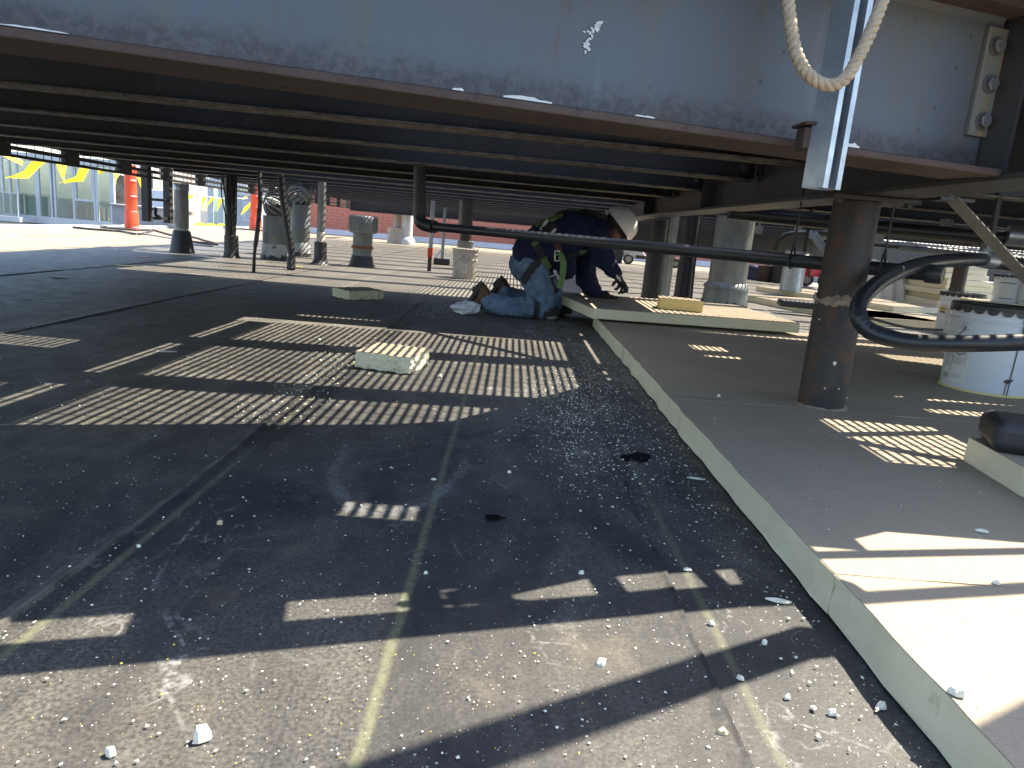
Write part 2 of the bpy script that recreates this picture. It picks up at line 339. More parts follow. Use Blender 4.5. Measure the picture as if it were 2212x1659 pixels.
def mesh_obj(name, mb, mt, parent=None, origin=None, smooth=False, bevel=0.0, fixn=False):
    o0 = Vector(origin) if origin is not None else Vector((0, 0, 0))
    me = bpy.data.meshes.new(name); me.from_pydata([p-o0 for p in mb.v], [], mb.f); me.update()
    if smooth: me.shade_smooth(); me.set_sharp_from_angle(angle=R(40))
    me.materials.append(MT[mt] if isinstance(mt, str) else mt)
    o = bpy.data.objects.new(name, me); COL.objects.link(o)
    if bevel:
        b = o.modifiers.new('edge', 'BEVEL'); b.width = bevel; b.segments = 2; b.limit_method = 'ANGLE'; b.angle_limit = R(40)
    if parent is not None: o.parent = parent
    return o
def tag(o, label=None, cat=None, group=None, kind=None):
    if label: o['label'] = label
    if cat: o['category'] = cat
    if group: o['group'] = group
    if kind: o['kind'] = kind
    return o
def thing(name, label, cat, loc, group=None):
    o = bpy.data.objects.new(name, None); COL.objects.link(o); o.location = Vector(loc); o.empty_display_size = .1
    return tag(o, label, cat, group)
def root_of(o):
    while o.parent: o = o.parent
    return o
def part(name, mb, mt, parent, **kw):
    return mesh_obj(name, mb, mt, parent, root_of(parent).location, **kw)
def single(name, mb, mt, label, cat, group=None, **kw):
    xs = [p.x for p in mb.v]; ys = [p.y for p in mb.v]; zs = [p.z for p in mb.v]
    c = Vector(((min(xs)+max(xs))/2, (min(ys)+max(ys))/2, min(zs)))
    o = mesh_obj(name, mb, mt, None, c, **kw); o.location = c
    return tag(o, label, cat, group)
ORD = ['first', 'second', 'third', 'fourth', 'fifth', 'sixth', 'seventh', 'eighth', 'ninth', 'tenth', 'eleventh', 'twelfth', 'thirteenth', 'fourteenth', 'fifteenth', 'sixteenth', 'seventeenth', 'eighteenth']
def spline(pts, n=8):
    pts = [Vector(p) for p in pts]; out = []
    for i in range(len(pts)-1):
        p0 = pts[max(i-1, 0)]; p1 = pts[i]; p2 = pts[i+1]; p3 = pts[min(i+2, len(pts)-1)]
        for k in range(n):
            t = k/n; out.append(.5*((2*p1) + (p2-p0)*t + (2*p0-5*p1+4*p2-p3)*t*t + (3*p1-p0-3*p2+p3)*t**3))
    return out + [pts[-1]]

# ================================================================== SETTING
# street far below, to the horizon
g = MB(); g.add([(-1500, -1500, -16), (1500, -1500, -16), (1500, 1500, -16), (-1500, 1500, -16)], [(0, 1, 2, 3)])
tag(mesh_obj('ground', g, 'street'), kind='structure')

XL, YB, XR = -8.3, 24.0, 26.0                        # roof: left edge, brick wall, right edge
roof = bpy.data.objects.new('roof', None); COL.objects.link(roof); tag(roof, kind='structure')
seams = [XL, -7.0, -5.45, -3.95, -2.42, -.815, .312, 1.95, 3.6, 5.2, 6.8, 8.4, 10, 13, 16, 19, 22.5, XR]
rs = random.Random(3)
ys = [-3+.14*i for i in range(0, 80)] + [8.2+.5*i for i in range(32)] + [YB]
for i in range(len(seams)-1):
    x0, x1 = seams[i], seams[i+1]; mb = MB(); last = i == len(seams)-2
    ph = [rs.random()*6 for _ in range(5)]; rows = []
    for y in ys:
        wob = .006*math.sin(y*1.9+ph[0]) + .003*math.sin(y*6.3+ph[1]) + .0015*math.sin(y*17+ph[2])
        lift = .0045 + .0018*math.sin(y*4.1+ph[3]) + .0012*math.sin(y*11+ph[4])
        if last: rows.append([(x0, y, .0), (x1, y, .0)])
        else: rows.append([(x0, y, -.0006), ((x0+x1)/2, y, 0), (x1-.03, y, .0022), (x1+.035, y, .0034), (x1+.062+wob, y, lift+.0016), (x1+.064+wob, y, -.002)])
    k = len(rows[0]); mb.add([p for r in rows for p in r], [(a*k+b, a*k+b+1, (a+1)*k+b+1, (a+1)*k+b) for a in range(len(ys)-1) for b in range(k-1)])
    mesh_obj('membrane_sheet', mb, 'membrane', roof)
# roof thickness / building body below
mb = MB(); mb.bx(XL-.02, XR, -3, YB, -16, -.012); mesh_obj('building_body', mb, 'concrete', roof)
mb = MB(); mb.bx(XL-.10, XL+.02, -3, YB, -.25, .055); mesh_obj('edge_metal', mb, 'flashing', roof)
# low drifts of the roof that cross the sunlit strip on the left
for (a, b, hgt) in (((-8.2, 10.4), (-4.9, 9.2), .03), ((-8.2, 9.0), (-5.1, 8.2), .022)):
    mb = MB(); n = 16; vs = []; fs = []
    for i in range(n+1):
        t = i/n; x = a[0]+(b[0]-a[0])*t; y = a[1]+(b[1]-a[1])*t + .05*math.sin(t*9)
        vs += [(x, y-.35, .001), (x, y, hgt*math.sin(math.pi*min(1, t*1.0+.08))*.9+.002), (x, y+.22, .001)]
    for i in range(n): fs += [(i*3, i*3+3, i*3+4, i*3+1), (i*3+1, i*3+4, i*3+5, i*3+2)]
    mb.add(vs, fs); mesh_obj('membrane_fold', mb, 'membrane', roof, smooth=True)

# ------------------------------------------------------------------ brick wall behind
bw = thing('brick_wall', 'long red brick wall with pale flashing at its foot, far behind the kneeling man', 'wall', (0, YB, 0))
mb = MB(); mb.bx(-7.7, 16, YB+.03, YB+.35, 0, 3.4); part('mortar_backing', mb, 'mortar', bw)
mb = MB(); mb.prism([(-7.72, YB-.10, 0), (-7.72, YB+.04, 0), (-7.72, YB+.04, .17), (-7.72, YB-.005, .17)], (23.7, 0, 0)); part('base_flashing', mb, 'flashing', bw)
mb = MB(); mb.bx(-7.76, 16.06, YB-.06, YB+.40, 3.4, 3.52); part('coping', mb, 'flashing', bw)
BL, BH, J = .335, .105, .014
bme = None; rest = MB(); nb = 0; rb = random.Random(5)
for c in range(31):
    z = .17 + c*BH
    for k in range(72):
        x = -7.68 + k*BL + (BL/2 if c % 2 else 0)
        if x+BL > 15.9: continue
        dy = rb.uniform(-.003, .003)
        if c < 12 and (x < .6 or 4.4 < x < 7.2) and nb < 300:
            if bme is None:
                t = MB(); t.box((0, 0, 0), (BL-J, .06, BH-J)); o = mesh_obj('brick', t, 'brick', bw); bme = o.data
            else:
                o = bpy.data.objects.new('brick', bme); COL.objects.link(o); o.parent = bw
            o.location = (x+BL/2, .032+dy, z+BH/2); nb += 1
        else: rest.box((x+BL/2, YB+.032+dy, z+BH/2), (BL-J, .06, BH-J))
tag(part('bricks', rest, 'brick', bw), kind='stuff')

# ------------------------------------------------------------------ building across the street, left
bY = 36.0
def bz(px, py): return Qy(px, py, bY)
bl = thing('apartment_building', 'grey aluminium apartment block with tall glazing and glass balcony, beyond the roof edge at left', 'building', (-24, bY, -16))
def fx(px): return bz(px, 440).x
zs = bz(130, 470).z; zt = bz(130, 352).z
x_l, x_r = fx(-80), fx(262)
mb = MB(); mb.bx(x_l-6, x_r, bY+3.2, bY+9, -16, zt+.33); part('inner_wall', mb, 'interior', bl)
mb = MB(); mb.bx(x_l-6, x_r, bY+.1, bY+3.2, zs-.35, zs-.08); mb.bx(x_l-6, x_r, bY+.1, bY+3.2, zt+.10, zt+.33); part('floor_slab', mb, 'alu', bl)
for (za, zb_) in ((zs-1.25, zs-.42), (zs-.36, zs), (zt, zt+.34)):
    mb = MB(); mb.bx(x_l-6, x_r, bY-.05, bY+.12, za, zb_); part('cladding_panel', mb, 'alu', bl)
mb = MB(); mb.bx(x_l-6, x_r, bY, bY+.2, -16, zs-1.3); part('lower_wall', mb, 'alu', bl)
mull = [-60, 8, 24, 40, 83, 112, 120, 160, 205, 210, 243]
for i, px in enumerate(mull):
    x = fx(px); mb = MB(); wd = .20 if px in (83, 243) else .09
    mb.bx(x-wd/2, x+wd/2, bY-.03, bY+.12, zs, zt); part('mullion', mb, 'alu', bl)
for i in range(len(mull)-1):
    x0, x1 = fx(mull[i])+.05, fx(mull[i+1])-.05
    if x1-x0 < .15: continue
    mb = MB(); mb.bx(x0, x1, bY+.02, bY+.04, zs+.02, zt-.02); part('pane', mb, 'pane', bl)
# opening sash
x0, x1 = fx(163), fx(203); zm = zs+.36*(zt-zs)
mb = MB(); mb.bx(x0, x1, bY-.04, bY+.06, zm-.05, zm+.05); mb.bx(x0, x0+.07, bY-.045, bY+.05, zm+.05, zt-.1); mb.bx(x1-.07, x1, bY-.045, bY+.05, zm+.05, zt-.1); mb.bx(x0+.07, x1-.07, bY-.045, bY+.05, zt-.17, zt-.1)
part('window_sash', mb, 'alu', bl)
# balcony with glass guard
xb = fx(76)
mb = MB(); mb.bx(x_l-4, xb, bY-1.2, bY-.05, zs-.34, zs-.10); part('balcony_slab', mb, 'alu', bl)
for i in range(5):
    xa = xb-.1-i*1.25; mb = MB(); mb.bx(xa-1.2, xa, bY-1.18, bY-1.16, zs-.05, zs+.95); part('guard_pane', mb, 'balglass', bl)
    mb = MB(); mb.bx(xa-.02, xa+.02, bY-1.16, bY-1.12, zs-.10, zs+.98); part('guard_post', mb, 'alu', bl)
mb = MB(); mb.bx(x_l-4, xb, bY-1.20, bY-1.12, zs+.98, zs+1.03); part('guard_rail', mb, 'alu', bl)
# furniture seen through the panes
for px in (178, 215):
    x = fx(px); mb = MB()
    mb.bx(x-.35, x+.35, bY+.8, bY+1.3, zs+.62, zs+.67)
    for sx in (-.32, .30):
        for sy in (.82, 1.26): mb.bx(x+sx, x+sx+.05, bY+sy, bY+sy+.05, zs, zs+.62)
    part('stool', mb, 'wood', bl)
mb = MB(); mb.bx(fx(100), fx(160), bY+1.8, bY+2.5, zs, zs+.75); part('sofa', mb, 'brick', bl)
mb = MB(); mb.bx(fx(30), fx(44), bY+.5, bY+.6, zs, zt); part('dark_curtain', mb, 'blackbag', bl)

# pale penthouse box with door, beyond the second line of flags
pY = 34.0
def px_(x): return Qy(x, 450, pY).x
def pz_(y, x=500): return Qy(x, y, pY).z
pb = thing('roof_penthouse', 'pale grey rooftop box with recessed door panels behind the dark bundled post', 'building', (px_(510), pY, -16))
mb = MB(); mb.bx(px_(487), px_(556), pY, pY+3, -16, pz_(420)); part('wall', mb, 'greypaint', pb)
mb = MB(); mb.bx(px_(485), px_(558), pY-.06, pY+3.1, pz_(420), pz_(412)); part('roof_cap', mb, 'white', pb)
for (a, b) in ((524, 549),):
    mb = MB(); mb.bx(px_(a), px_(b), pY-.03, pY, pz_(476), pz_(432)); part('door_panel', mb, 'alu', pb)
    mb = MB(); mb.bx(px_(a)+.15, px_(b)-.15, pY-.05, pY-.03, pz_(470), pz_(438)); part('door_leaf', mb, 'greypaint', pb)
gb = thing('glass_lobby', 'white framed glass lobby with railing, between the tall vent pipe and the pale grey box', 'building', (px_(440), pY+3, -16))
for a in (395, 420, 443, 456, 486):
    mb = MB(); mb.bx(px_(a)-.12, px_(a)+.12, pY+3, pY+3.2, -16, pz_(402)); part('mullion', mb, 'white', gb)
mb = MB(); mb.bx(px_(395), px_(486), pY+3.02, pY+3.06, -16, pz_(402)); part('pane', mb, 'pane', gb)
mb = MB(); mb.bx(px_(380), px_(500), pY+2.8, pY+3.4, pz_(402), pz_(385)); part('fascia', mb, 'white', gb)
mb = MB(); mb.bx(px_(395), px_(486), pY+6.5, pY+7, -16, pz_(385)); part('inner_wall', mb, 'interior', gb)
mb = MB(); mb.bx(px_(424), px_(486), pY+2.3, pY+2.36, pz_(453), pz_(450)); part('handrail', mb, 'white', gb)
# small stuff seen through the ladder frame: white and orange plastic barriers
tY = 19.0
for (a, b, y0, y1, mt, lab) in ((322, 362, 484, 462, 'orange', 'low orange barrier block seen through the black ladder frame, under the white one'),
                                (318, 364, 461, 412, 'white', 'white plastic barrier seen through the black ladder frame')):
    p0, p1 = Qy(a, y0, tY), Qy(b, y1, tY); mb = MB()
    z0 = p0.z if mt == 'white' else -.0
    mb.prism([(p0.x, tY-.25, z0), (p0.x, tY+.25, z0), (p0.x, tY+.14, p1.z), (p0.x, tY-.14, p1.z)], (p1.x-p0.x, 0, 0))
    if mt == 'orange': mb.bx(p0.x, p1.x, tY-.33, tY+.33, 0.002, .10)
    single('plastic_barrier', mb, mt, lab, 'barrier', bevel=.02)
mb = MB(); q = Qy(337, 503, tY-1.2); mb.bx(q.x-.9, q.x+.75, tY-1.5, tY-.9, 0, .42); mb.bx(q.x-.95, q.x+.8, tY-1.55, tY-.85, .42, .47)
single('roof_curb_box', mb, 'concrete', 'low grey curb box on the sunlit roof behind the ladder frame', 'curb', bevel=.01)

# ------------------------------------------------------------------ right-hand far side: parapet, trees
mb = MB(); mb.bx(6.5, XR, 18.2, 18.5, 0, .92); mb.bx(6.45, XR, 18.14, 18.56, .92, .98)
pr_ = single('parapet_wall', mb, 'greypaint', 'grey parapet wall behind the stacked boards at right', 'wall')
def tree(x, y, zb, h, r, label, seed):
    rr = random.Random(seed); t = thing('street_tree', label, 'tree', (x, y, zb), 'trees beyond the parapet')
    mb = MB(); mb.tube([(x, y, zb), (x+.1, y, zb+h*.5), (x-.1, y+.1, zb+h*.85)], [.22, .15, .05], 8)
    for k in range(6):
        a = rr.uniform(0, 6.28); mb.tube([(x+.05, y, zb+h*(.45+.05*k)), (x+math.cos(a)*r*.6, y+math.sin(a)*r*.6, zb+h*(.6+.06*k))], [.08, .02], 6)
    part('trunk', mb, 'bark', t)
    mb = MB()
    for k in range(5200):
        a = rr.uniform(0, 6.28); u = rr.uniform(-1, 1); q = rr.random()**.4*r*(1+.25*math.sin(3*a+2*u))
        c = Vector((x+q*math.cos(a)*math.sqrt(1-u*u), y+q*math.sin(a)*math.sqrt(1-u*u), zb+h*.75+q*u*.8))
        e1 = Vector((rr.gauss(0, 1), rr.gauss(0, 1), rr.gauss(0, 1))).normalized()*.13; e2 = e1.cross(Vector((rr.gauss(0, 1), rr.gauss(0, 1), rr.gauss(0, 1)))).normalized()*.07
        mb.add([c-e1, c+e2, c+e1, c-e2], [(0, 1, 2, 3)])
    part('crown', mb, 'leaf', t)
tree(21.0, 27, -16, 19.0, 4.2, 'leafy green street tree just right of the insulation stack, beyond the parapet', 4)
tree(27.5, 29, -16, 19.5, 4.4, 'leafy green street tree at the far right edge beyond the parapet', 9)

# ================================================================== STEEL PLATFORM
def ibeam(root, p0, p1, z0, depth, bf, tf, tw, mw, mf, mtop=None, zd=0.0):
    p0, p1 = Vector((p0[0], p0[1], 0)), Vector((p1[0], p1[1], 0)); e = Vector((0, 0, zd))
    mb = MB(); mb.bar(p0+Vector((0, 0, z0+tf/2)), p1+e+Vector((0, 0, z0+tf/2)), bf, tf); part('bottom_flange', mb, mf, root, bevel=.003)
    mb = MB(); mb.bar(p0+Vector((0, 0, z0+depth-tf/2)), p1+e+Vector((0, 0, z0+depth-tf/2)), bf, tf); part('top_flange', mb, mtop or mf, root)
    mb = MB(); mb.bar(p0+Vector((0, 0, z0+depth/2)), p1+e+Vector((0, 0, z0+depth/2)), tw, depth-2*tf-.0004); part('web', mb, mw, root)
def hexbolt(root, c, nrm, r=.016, h=.013, mt='steelbolt', washer=True):
    nrm = Vector(nrm).normalized(); q = nrm.to_track_quat('Z', 'Y').to_matrix(); a = random.uniform(0, 1)
    mb = MB(); c = Vector(c)
    if washer: mb.lathe([(r*1.25, 0), (r*1.25, .003)], c, 20, q)
    M2 = q @ Matrix.Rotation(a, 3, 'Z'); mb.lathe([(r, .003), (r, h), (r*.82, h+.002)], c, 6, M2)
    return part('bolt', mb, mt, root)

BS, B0 = .31, 1.605                                   # front beam centre line: y = B0 + BS*x
def by(x): return B0+BS*x
bdir = Vector((1, BS, 0)).normalized(); bn = Vector((BS, -1, 0)).normalized()     # bn points to the camera side
ZB, HB = .915, .405
fb = thing('front_beam', 'huge blue-grey steel beam with rusty lower flange across the top of the picture', 'beam', (0, by(0), ZB))
ibeam(fb, (-3.2, by(-3.2)), (1.205, by(1.205)), ZB, HB, .18, .017, .011, 'beam', 'flange')
# fillet welds between web and flange
mb = MB(); a = Vector((-3.2, by(-3.2), ZB+.017)) + bn*.0055; mb.prism([a, a+bn*.016, a+Vector((0, 0, .016))], bdir*4.6); part('fillet', mb, 'beam', fb)
mb = MB(); a = Vector((-3.2, by(-3.2), ZB+HB-.017)) + bn*.0055; mb.prism([a, a+bn*.014, a-Vector((0, 0, .014))], bdir*4.6); part('fillet', mb, 'beam', fb)
# bolted clip plate at the right end
def onweb(px, py, d=.0085):
    c = _ray(px, py); pl = Vector((0, by(0), 0)) + bn*d; return CAM + c*((pl-CAM).dot(bn)/c.dot(bn))
pc = onweb(2137, 182)
mb = MB(); mb.box(pc+bn*.004, (.094, .014, .262), M=Matrix((bdir, bn*-1, Vector((0, 0, 1)))).transposed()); part('clip_plate', mb, 'plate', fb, bevel=.002)
for q_ in ((2151, 100), (2137, 182), (2121, 262)): hexbolt(fb, onweb(*q_, .0195), bn, .0185, .015)
mb = MB(); q = Vector((1.212, by(1.212), 1.11))+bn*.05; mb.box(q, (.012, .08, .385), M=Matrix((bdir, bn*-1, Vector((0, 0, 1)))).transposed()); part('end_plate', mb, 'girder', fb)
# dried white splashes and scrape marks left on web and flange
rs = random.Random(12)
def splash(cpx, cpy, wpx, hpx, seed, n=9, tilt=0.0):
    rr = random.Random(seed); c = _ray(cpx, cpy)
    # meets the camera-side web face
    pl = Vector((0, by(0), 0)) + bn*.0075; t = (pl-CAM).dot(bn)/c.dot(bn); p = CAM + c*t
    sx = wpx/FPX*p.y*.5; sz = hpx/FPX*p.y*.5; pts = []
    for k in range(n):
        a = 2*math.pi*k/n; q = rr.uniform(.45, 1.0); pts.append(p + bdir*(math.cos(a)*sx*q + tilt*math.sin(a)*sz) + Vector((0, 0, math.sin(a)*sz*q)))
    mb = MB(); mb.prism(pts, bn*.0012); part('paint_splash', mb, 'white', fb)
rr = random.Random(5)
for k in range(12):
    f_ = k/11; splash(1268+26*(1-f_)**2+rr.uniform(-5, 5), 50+62*f_, rr.uniform(6, 20), rr.uniform(6, 18), 40+k, 8, rr.uniform(-.3, .3))
for k in range(5): splash(1262+k*8, 72-k*5+rr.uniform(-3, 3), 10, 5, 60+k, 7)
for (pa, pb_, wd, sd) in (((975, 222), (1000, 226), 7, 4), ((1085, 236), (1190, 248), 8, 5), ((1370, 270), (1412, 279), 5, 6), ((0, 102), (150, 119), 5, 7), ((1808, 338), (1852, 343), 11, 8)):
    # scrape along the near lip of the lower flange
    rr = random.Random(sd); ed = Vector((0, by(0), 0)) + bn*.0905; vs = []
    for k in range(9):
        t = k/8; c = _ray(pa[0]+(pb_[0]-pa[0])*t, pa[1]+(pb_[1]-pa[1])*t); tt = (ed-CAM).dot(bn)/c.dot(bn); p = CAM+c*tt
        p.z = ZB+.0175+.0006; h = wd/FPX*p.y*rr.uniform(.5, 1.0)*(math.sin(math.pi*(t*.9+.05))**.5)
        vs.append((p, h))
    mb = MB(); mb.add([p for p, h in vs]+[p+Vector((0, 0, h)) for p, h in vs]+[p-bn*.012 for p, h in vs], [(i, i+1, 10+i, 9+i) for i in range(8)]+[(9+i, 10+i, 19+i, 18+i) for i in range(8)])
    part('paint_scrape', mb, 'white', fb)

# girder running away on the right
GX = 1.325
gd = thing('side_girder', 'dark steel girder running away from the viewer on top of the round column', 'beam', (GX, 1.8, .905))
ibeam(gd, (GX, 1.74), (GX, 8.2), .905, .425, .20, .016, .012, 'girder', 'girder')
for y in (4.9, 7.05):
    mb = MB(); mb.bx(GX-.099, GX-.0065, y-.005, y+.005, .922, 1.31); part('stiffener', mb, 'girder', gd)
gd2 = thing('far_girder', 'far steel girder in shadow behind the white pails', 'beam', (6.6, 3, .905))
ibeam(gd2, (6.6, 2.0), (6.6, 20.5), .905, .42, .20, .016, .012, 'joist', 'joist')
gd3 = thing('rear_girder', 'rear steel girder in line with the side girder, behind the thick galvanised pipe', 'beam', (GX+.1, 9, .905))
ibeam(gd3, (GX+.1, 8.25), (GX+.1, 20.5), .905, .42, .20, .016, .012, 'joist', 'joist')

JZ, JH, JB = 1.045, .265, .15
def jy(k, x): return 3.06+1.04*k + (.12 if k == 0 else 0) + .10*(x-1.3)
for k in range(17):
    nm = 'nearest' if k == 0 else ORD[k]
    j = thing('joist', f'dark steel joist, {nm} behind the front beam, left of the side girder', 'joist', (-1.6, jy(k, -1.6), JZ), 'joists of the left bay')
    xe = GX-.012 if k < 5 else GX+.08
    ibeam(j, (-4.55, jy(k, -4.55)), (xe-.012, jy(k, xe-.012)), JZ, JH, JB, .009, .007, 'joist', 'joistlip' if k < 6 else 'joist', 'joist')
    if k < 5:
        x = xe-.05; mb = MB(); mb.box((x-.03, jy(k, x)-.012, JZ+.115), (.075, .010, .17), rz=.1); part('clip_angle', mb, 'girder', j, bevel=.002)
        mb = MB(); mb.box((xe-.004, jy(k, x)-.046, JZ+.115), (.010, .07, .17)); part('clip_leg', mb, 'girder', j, bevel=.002)
        for z in (.07, .15): hexbolt(j, (x-.03, jy(k, x)-.018, JZ+z), (0, -1, 0), .013, .011)
for k in range(15):
    y0 = 3.2+1.04*k
    j = thing('joist', f'dark steel joist, {ORD[k]} from the front in the bay right of the side girder', 'joist', (4, y0, .985), 'joists of the right bay')
    ibeam(j, (GX+(.02 if k < 5 else .12), y0), (6.58, y0+.10*5), .99, .30, .105, .009, .007, 'joist', 'joistlip' if k < 4 else 'joist', 'joist')

# deck: gratings on the joists, plus unseen plates added to shape the floor light
dk = thing('platform_deck', 'steel grating deck on the joists, casting the striped light', 'deck', (0, 6, 1.30))
ZD = 1.35
def grating(x0, x1, f0, f1, z=ZD-.013, pt=.0385):
    mb = MB(); n = int((x1-x0)/pt)
    for i in range(n+1):
        x = x0+pt*i; a, b = f0(x), f1(x)
        if b-a > .05: mb.bx(x-.0025, x+.0025, a, b, z-.0125, z+.0125)
    ya = min(f0(x0), f0(x1)); yb = max(f1(x0), f1(x1)); y = math.ceil(ya/.1016)*.1016
    while y < yb:
        # clip the cross rod to where the panel exists
        xs_ = [x0+pt*i for i in range(n+1) if f0(x0+pt*i) <= y <= f1(x0+pt*i)]
        if len(xs_) > 1: mb.bx(xs_[0], xs_[-1], y-.003, y+.003, z+.004, z+.011)
        y += .1016
    part('grating_panel', mb, 'grate', dk)
def plate(poly, z=ZD):
    mb = MB(); mb.prism([(x, y, z-.006) for x, y in poly], (0, 0, .008)); part('shade_plate', mb, 'shadeplate', dk)
K = lambda c: (lambda x: c)
fr = lambda x: 2.62+.31*x+max(0, x-.5)*1.1                             # back edge of the solid front strip
ff = lambda x: 1.445+.31*x
plate([(-3.2, ff(-3.2)), (.33, ff(.33)), (.33, fr(.33)), (-3.2, fr(-3.2))]); plate([(.54, ff(.54)), (1.25, ff(1.25)), (1.25, fr(1.25)), (.54, fr(.54))])
plate([(.33, ff(.33)), (.54, ff(.54)), (.54, 1.945), (.33, 1.945)]); plate([(.33, 2.03), (.54, 2.03), (.54, fr(.54)), (.33, fr(.33))])
grating(.335, .54, lambda x: 1.945, lambda x: 2.03)
grating(-.72, 1.06, fr, lambda x: 4.78+.08*x)
plate([(1.066, fr(1.066)+.003), (1.215, fr(1.215)+.003), (1.215, 4.855), (1.066, 4.855)])
grating(-.94, -.86, fr, lambda x: 4.70)
plate([(-.853, fr(-.853)+.003), (-.727, fr(-.727)+.003), (-.727, 4.7), (-.853, 4.7)])
grating(-1.86, -1.30, K(3.50), K(3.70)); grating(-1.45, -1.05, K(2.62), K(2.85)); grating(-1.45, -1.2, K(3.02), K(3.06))
def cells(x0, x1, y0, y1, holes, f0=None):
    xs_ = sorted({x0, x1} | {v for h in holes for v in h[:2]}); ys_ = sorted({y0, y1} | {v for h in holes for v in h[2:]})
    for i in range(len(xs_)-1):
        for j in range(len(ys_)-1):
            cx_, cy_ = (xs_[i]+xs_[i+1])/2, (ys_[j]+ys_[j+1])/2
            if any(h[0] < cx_ < h[1] and h[2] < cy_ < h[3] for h in holes): continue
            a, b = xs_[i], xs_[i+1]; c, d = ys_[j], ys_[j+1]
            if f0: 
                ca, cb = max(c, f0(a)+.004), max(c, f0(b)+.004)
                if ca >= d and cb >= d: continue
                plate([(a, min(ca, d)), (b, min(cb, d)), (b, d), (a, d)])
            else: plate([(a, c), (b, c), (b, d), (a, d)])
cells(-4.6, -.945, .9, 7.2, [(-1.87, -1.29, 3.49, 3.71), (-1.46, -1.04, 2.61, 2.86), (-1.46, -1.19, 3.01, 3.07)], fr)
cells(-.945, 1.215, 4.86, 7.2, [(-.7, .95, 5.10, 5.165)])
grating(-.69, .94, K(5.10), K(5.165))
for (a, b) in ((7.2, 10.3), (10.3, 13.4), (13.4, 16.5), (16.5, 19.7)):
    grating(-3.0, -.9, K(a+.004), K(b-.004), pt=.046); grating(-.87, 1.215, K(a+.004), K(b-.004), pt=.046)
cells(-4.6, -3.03, 7.2, 9.6, [])
grating(-4.6, -3.03, K(9.61), K(14.6), pt=.046); grating(-4.6, -3.03, K(14.61), K(19.7), pt=.046)
H = [(1.83, 2.28, 2.42, 2.93), (2.42, 3.35, 3.20, 3.50), (3.05, 3.7, 4.62, 4.92), (1.75, 1.95, 4.2, 4.6)]
cells(1.44, 6.5, 1.86, 5.3, H)
for h in H: grating(h[0]+.01, h[1], K(h[2]), K(h[3]))
for (a, b) in ((5.3, 10.3), (10.3, 15.0), (15.0, 19.7)):
    grating(1.45, 4.0, K(a+.004), K(b-.004), pt=.046); grating(4.02, 6.5, K(a+.004), K(b-.004), pt=.046)
# unseen edge pipe and brackets, added to break the foreground light into patches
mb = MB(); e = lambda x, z: Vector((x, 1.335+.31*x, z))
mb.tube([e(-3.2, ZD), e(-1.2, ZD+.004), e(.2, ZD-.002), e(1.3, ZD)], .043, 10); part('shade_pipe', mb, 'galvdull', dk, smooth=True)
for x, wd in ((-2.2, .2), (-.35, .30), (.27, .24), (.62, .06), (.76, .035), (.97, .06), (1.2, .05)):
    mb = MB(); mb.bar(e(x, ZD+.012)+Vector((0, -.01, 0)), e(x, ZD+.012)+Vector((-.04, .16, 0)), wd, .01); part('shade_bracket', mb, 'shadeplate', dk)
for (x, y, r_, z1) in ((1.30, 1.565, .043, 3.6), (1.98, 1.50, .075, 2.6)):  # unseen guard posts and rails, added to cast shadows on floor and boards
    mb = MB(); mb.tube([(x, y, ZD-.01), (x, y, z1)], r_, 12); part('guard_post', mb, 'galvdull', dk)
for (p0, p1, r_) in (((1.30, 1.565, 1.56), (3.4, 2.1, 1.60), .022), ((1.30, 1.73, 1.50), (2.9, 2.05, 1.44), .018)):
    mb = MB(); mb.tube([p0, ((p0[0]+p1[0])/2, (p0[1]+p1[1])/2, (p0[2]+p1[2])/2-.03), p1], r_, 10); part('guard_rail', mb, 'galvdull', dk)

# slotted fascia along the left edge of the platform
fs_ = thing('slotted_fascia', 'black slotted fascia along the left platform edge, bright gaps between its bars', 'fascia', (-4.62, 6, .92))
def fz(y): return .935 - .0068*(y-6.6)
for k in range(-1, 16):
    y0 = jy(k+3, -4.6)-.14; y1 = y0+1.04
    mb = MB(); mb.prism([(-4.66, y0, fz(y0)), (-4.66, y0+.24, fz(y0+.24)), (-4.66, y0+.24, 1.32), (-4.66, y0, 1.32)], (.05, 0, 0)); part('post', mb, 'joist', fs_)
    for (h0, h1) in ((0, .028), (.066, .102), (.140, .176), (.214, .36)):
        mb = MB(); mb.prism([(-4.655, y0+.242, fz(y0)+h0), (-4.655, y1-.002, fz(y1)+h0), (-4.655, y1-.002, fz(y1)+h1), (-4.655, y0+.242, fz(y0)+h1)], (.04, 0, 0)); part('rail', mb, 'joist', fs_)
    mb = MB()
    for i in range(1, 7):
        y = y0+.25+.125*i; mb.bx(-4.652, -4.647, y, y+.006, fz(y)+.02, fz(y)+.2)
    tag(part('divider', mb, 'joist', fs_), kind='stuff')

# end beam closing the far side, and the dark screen wall under the far right bay
eb = thing('end_beam', 'dark steel end beam closing the far side of the platform in front of the brick wall', 'beam', (-1.5, 20.3, .80))
ibeam(eb, (-4.6, 20.3), (1.6, 20.3), .80, .53, .16, .012, .01, 'joist', 'joist')
sw = thing('screen_wall', 'dark grey screen panels hanging under the far right bay behind the pipes', 'screen', (6, 15.2, .45))
for i in range(7):
    mb = MB(); mb.bx(1.75+i*1.5, 1.75+i*1.5+1.49, 15.2, 15.24, .44, 1.28); part('panel', mb, 'girder', sw)

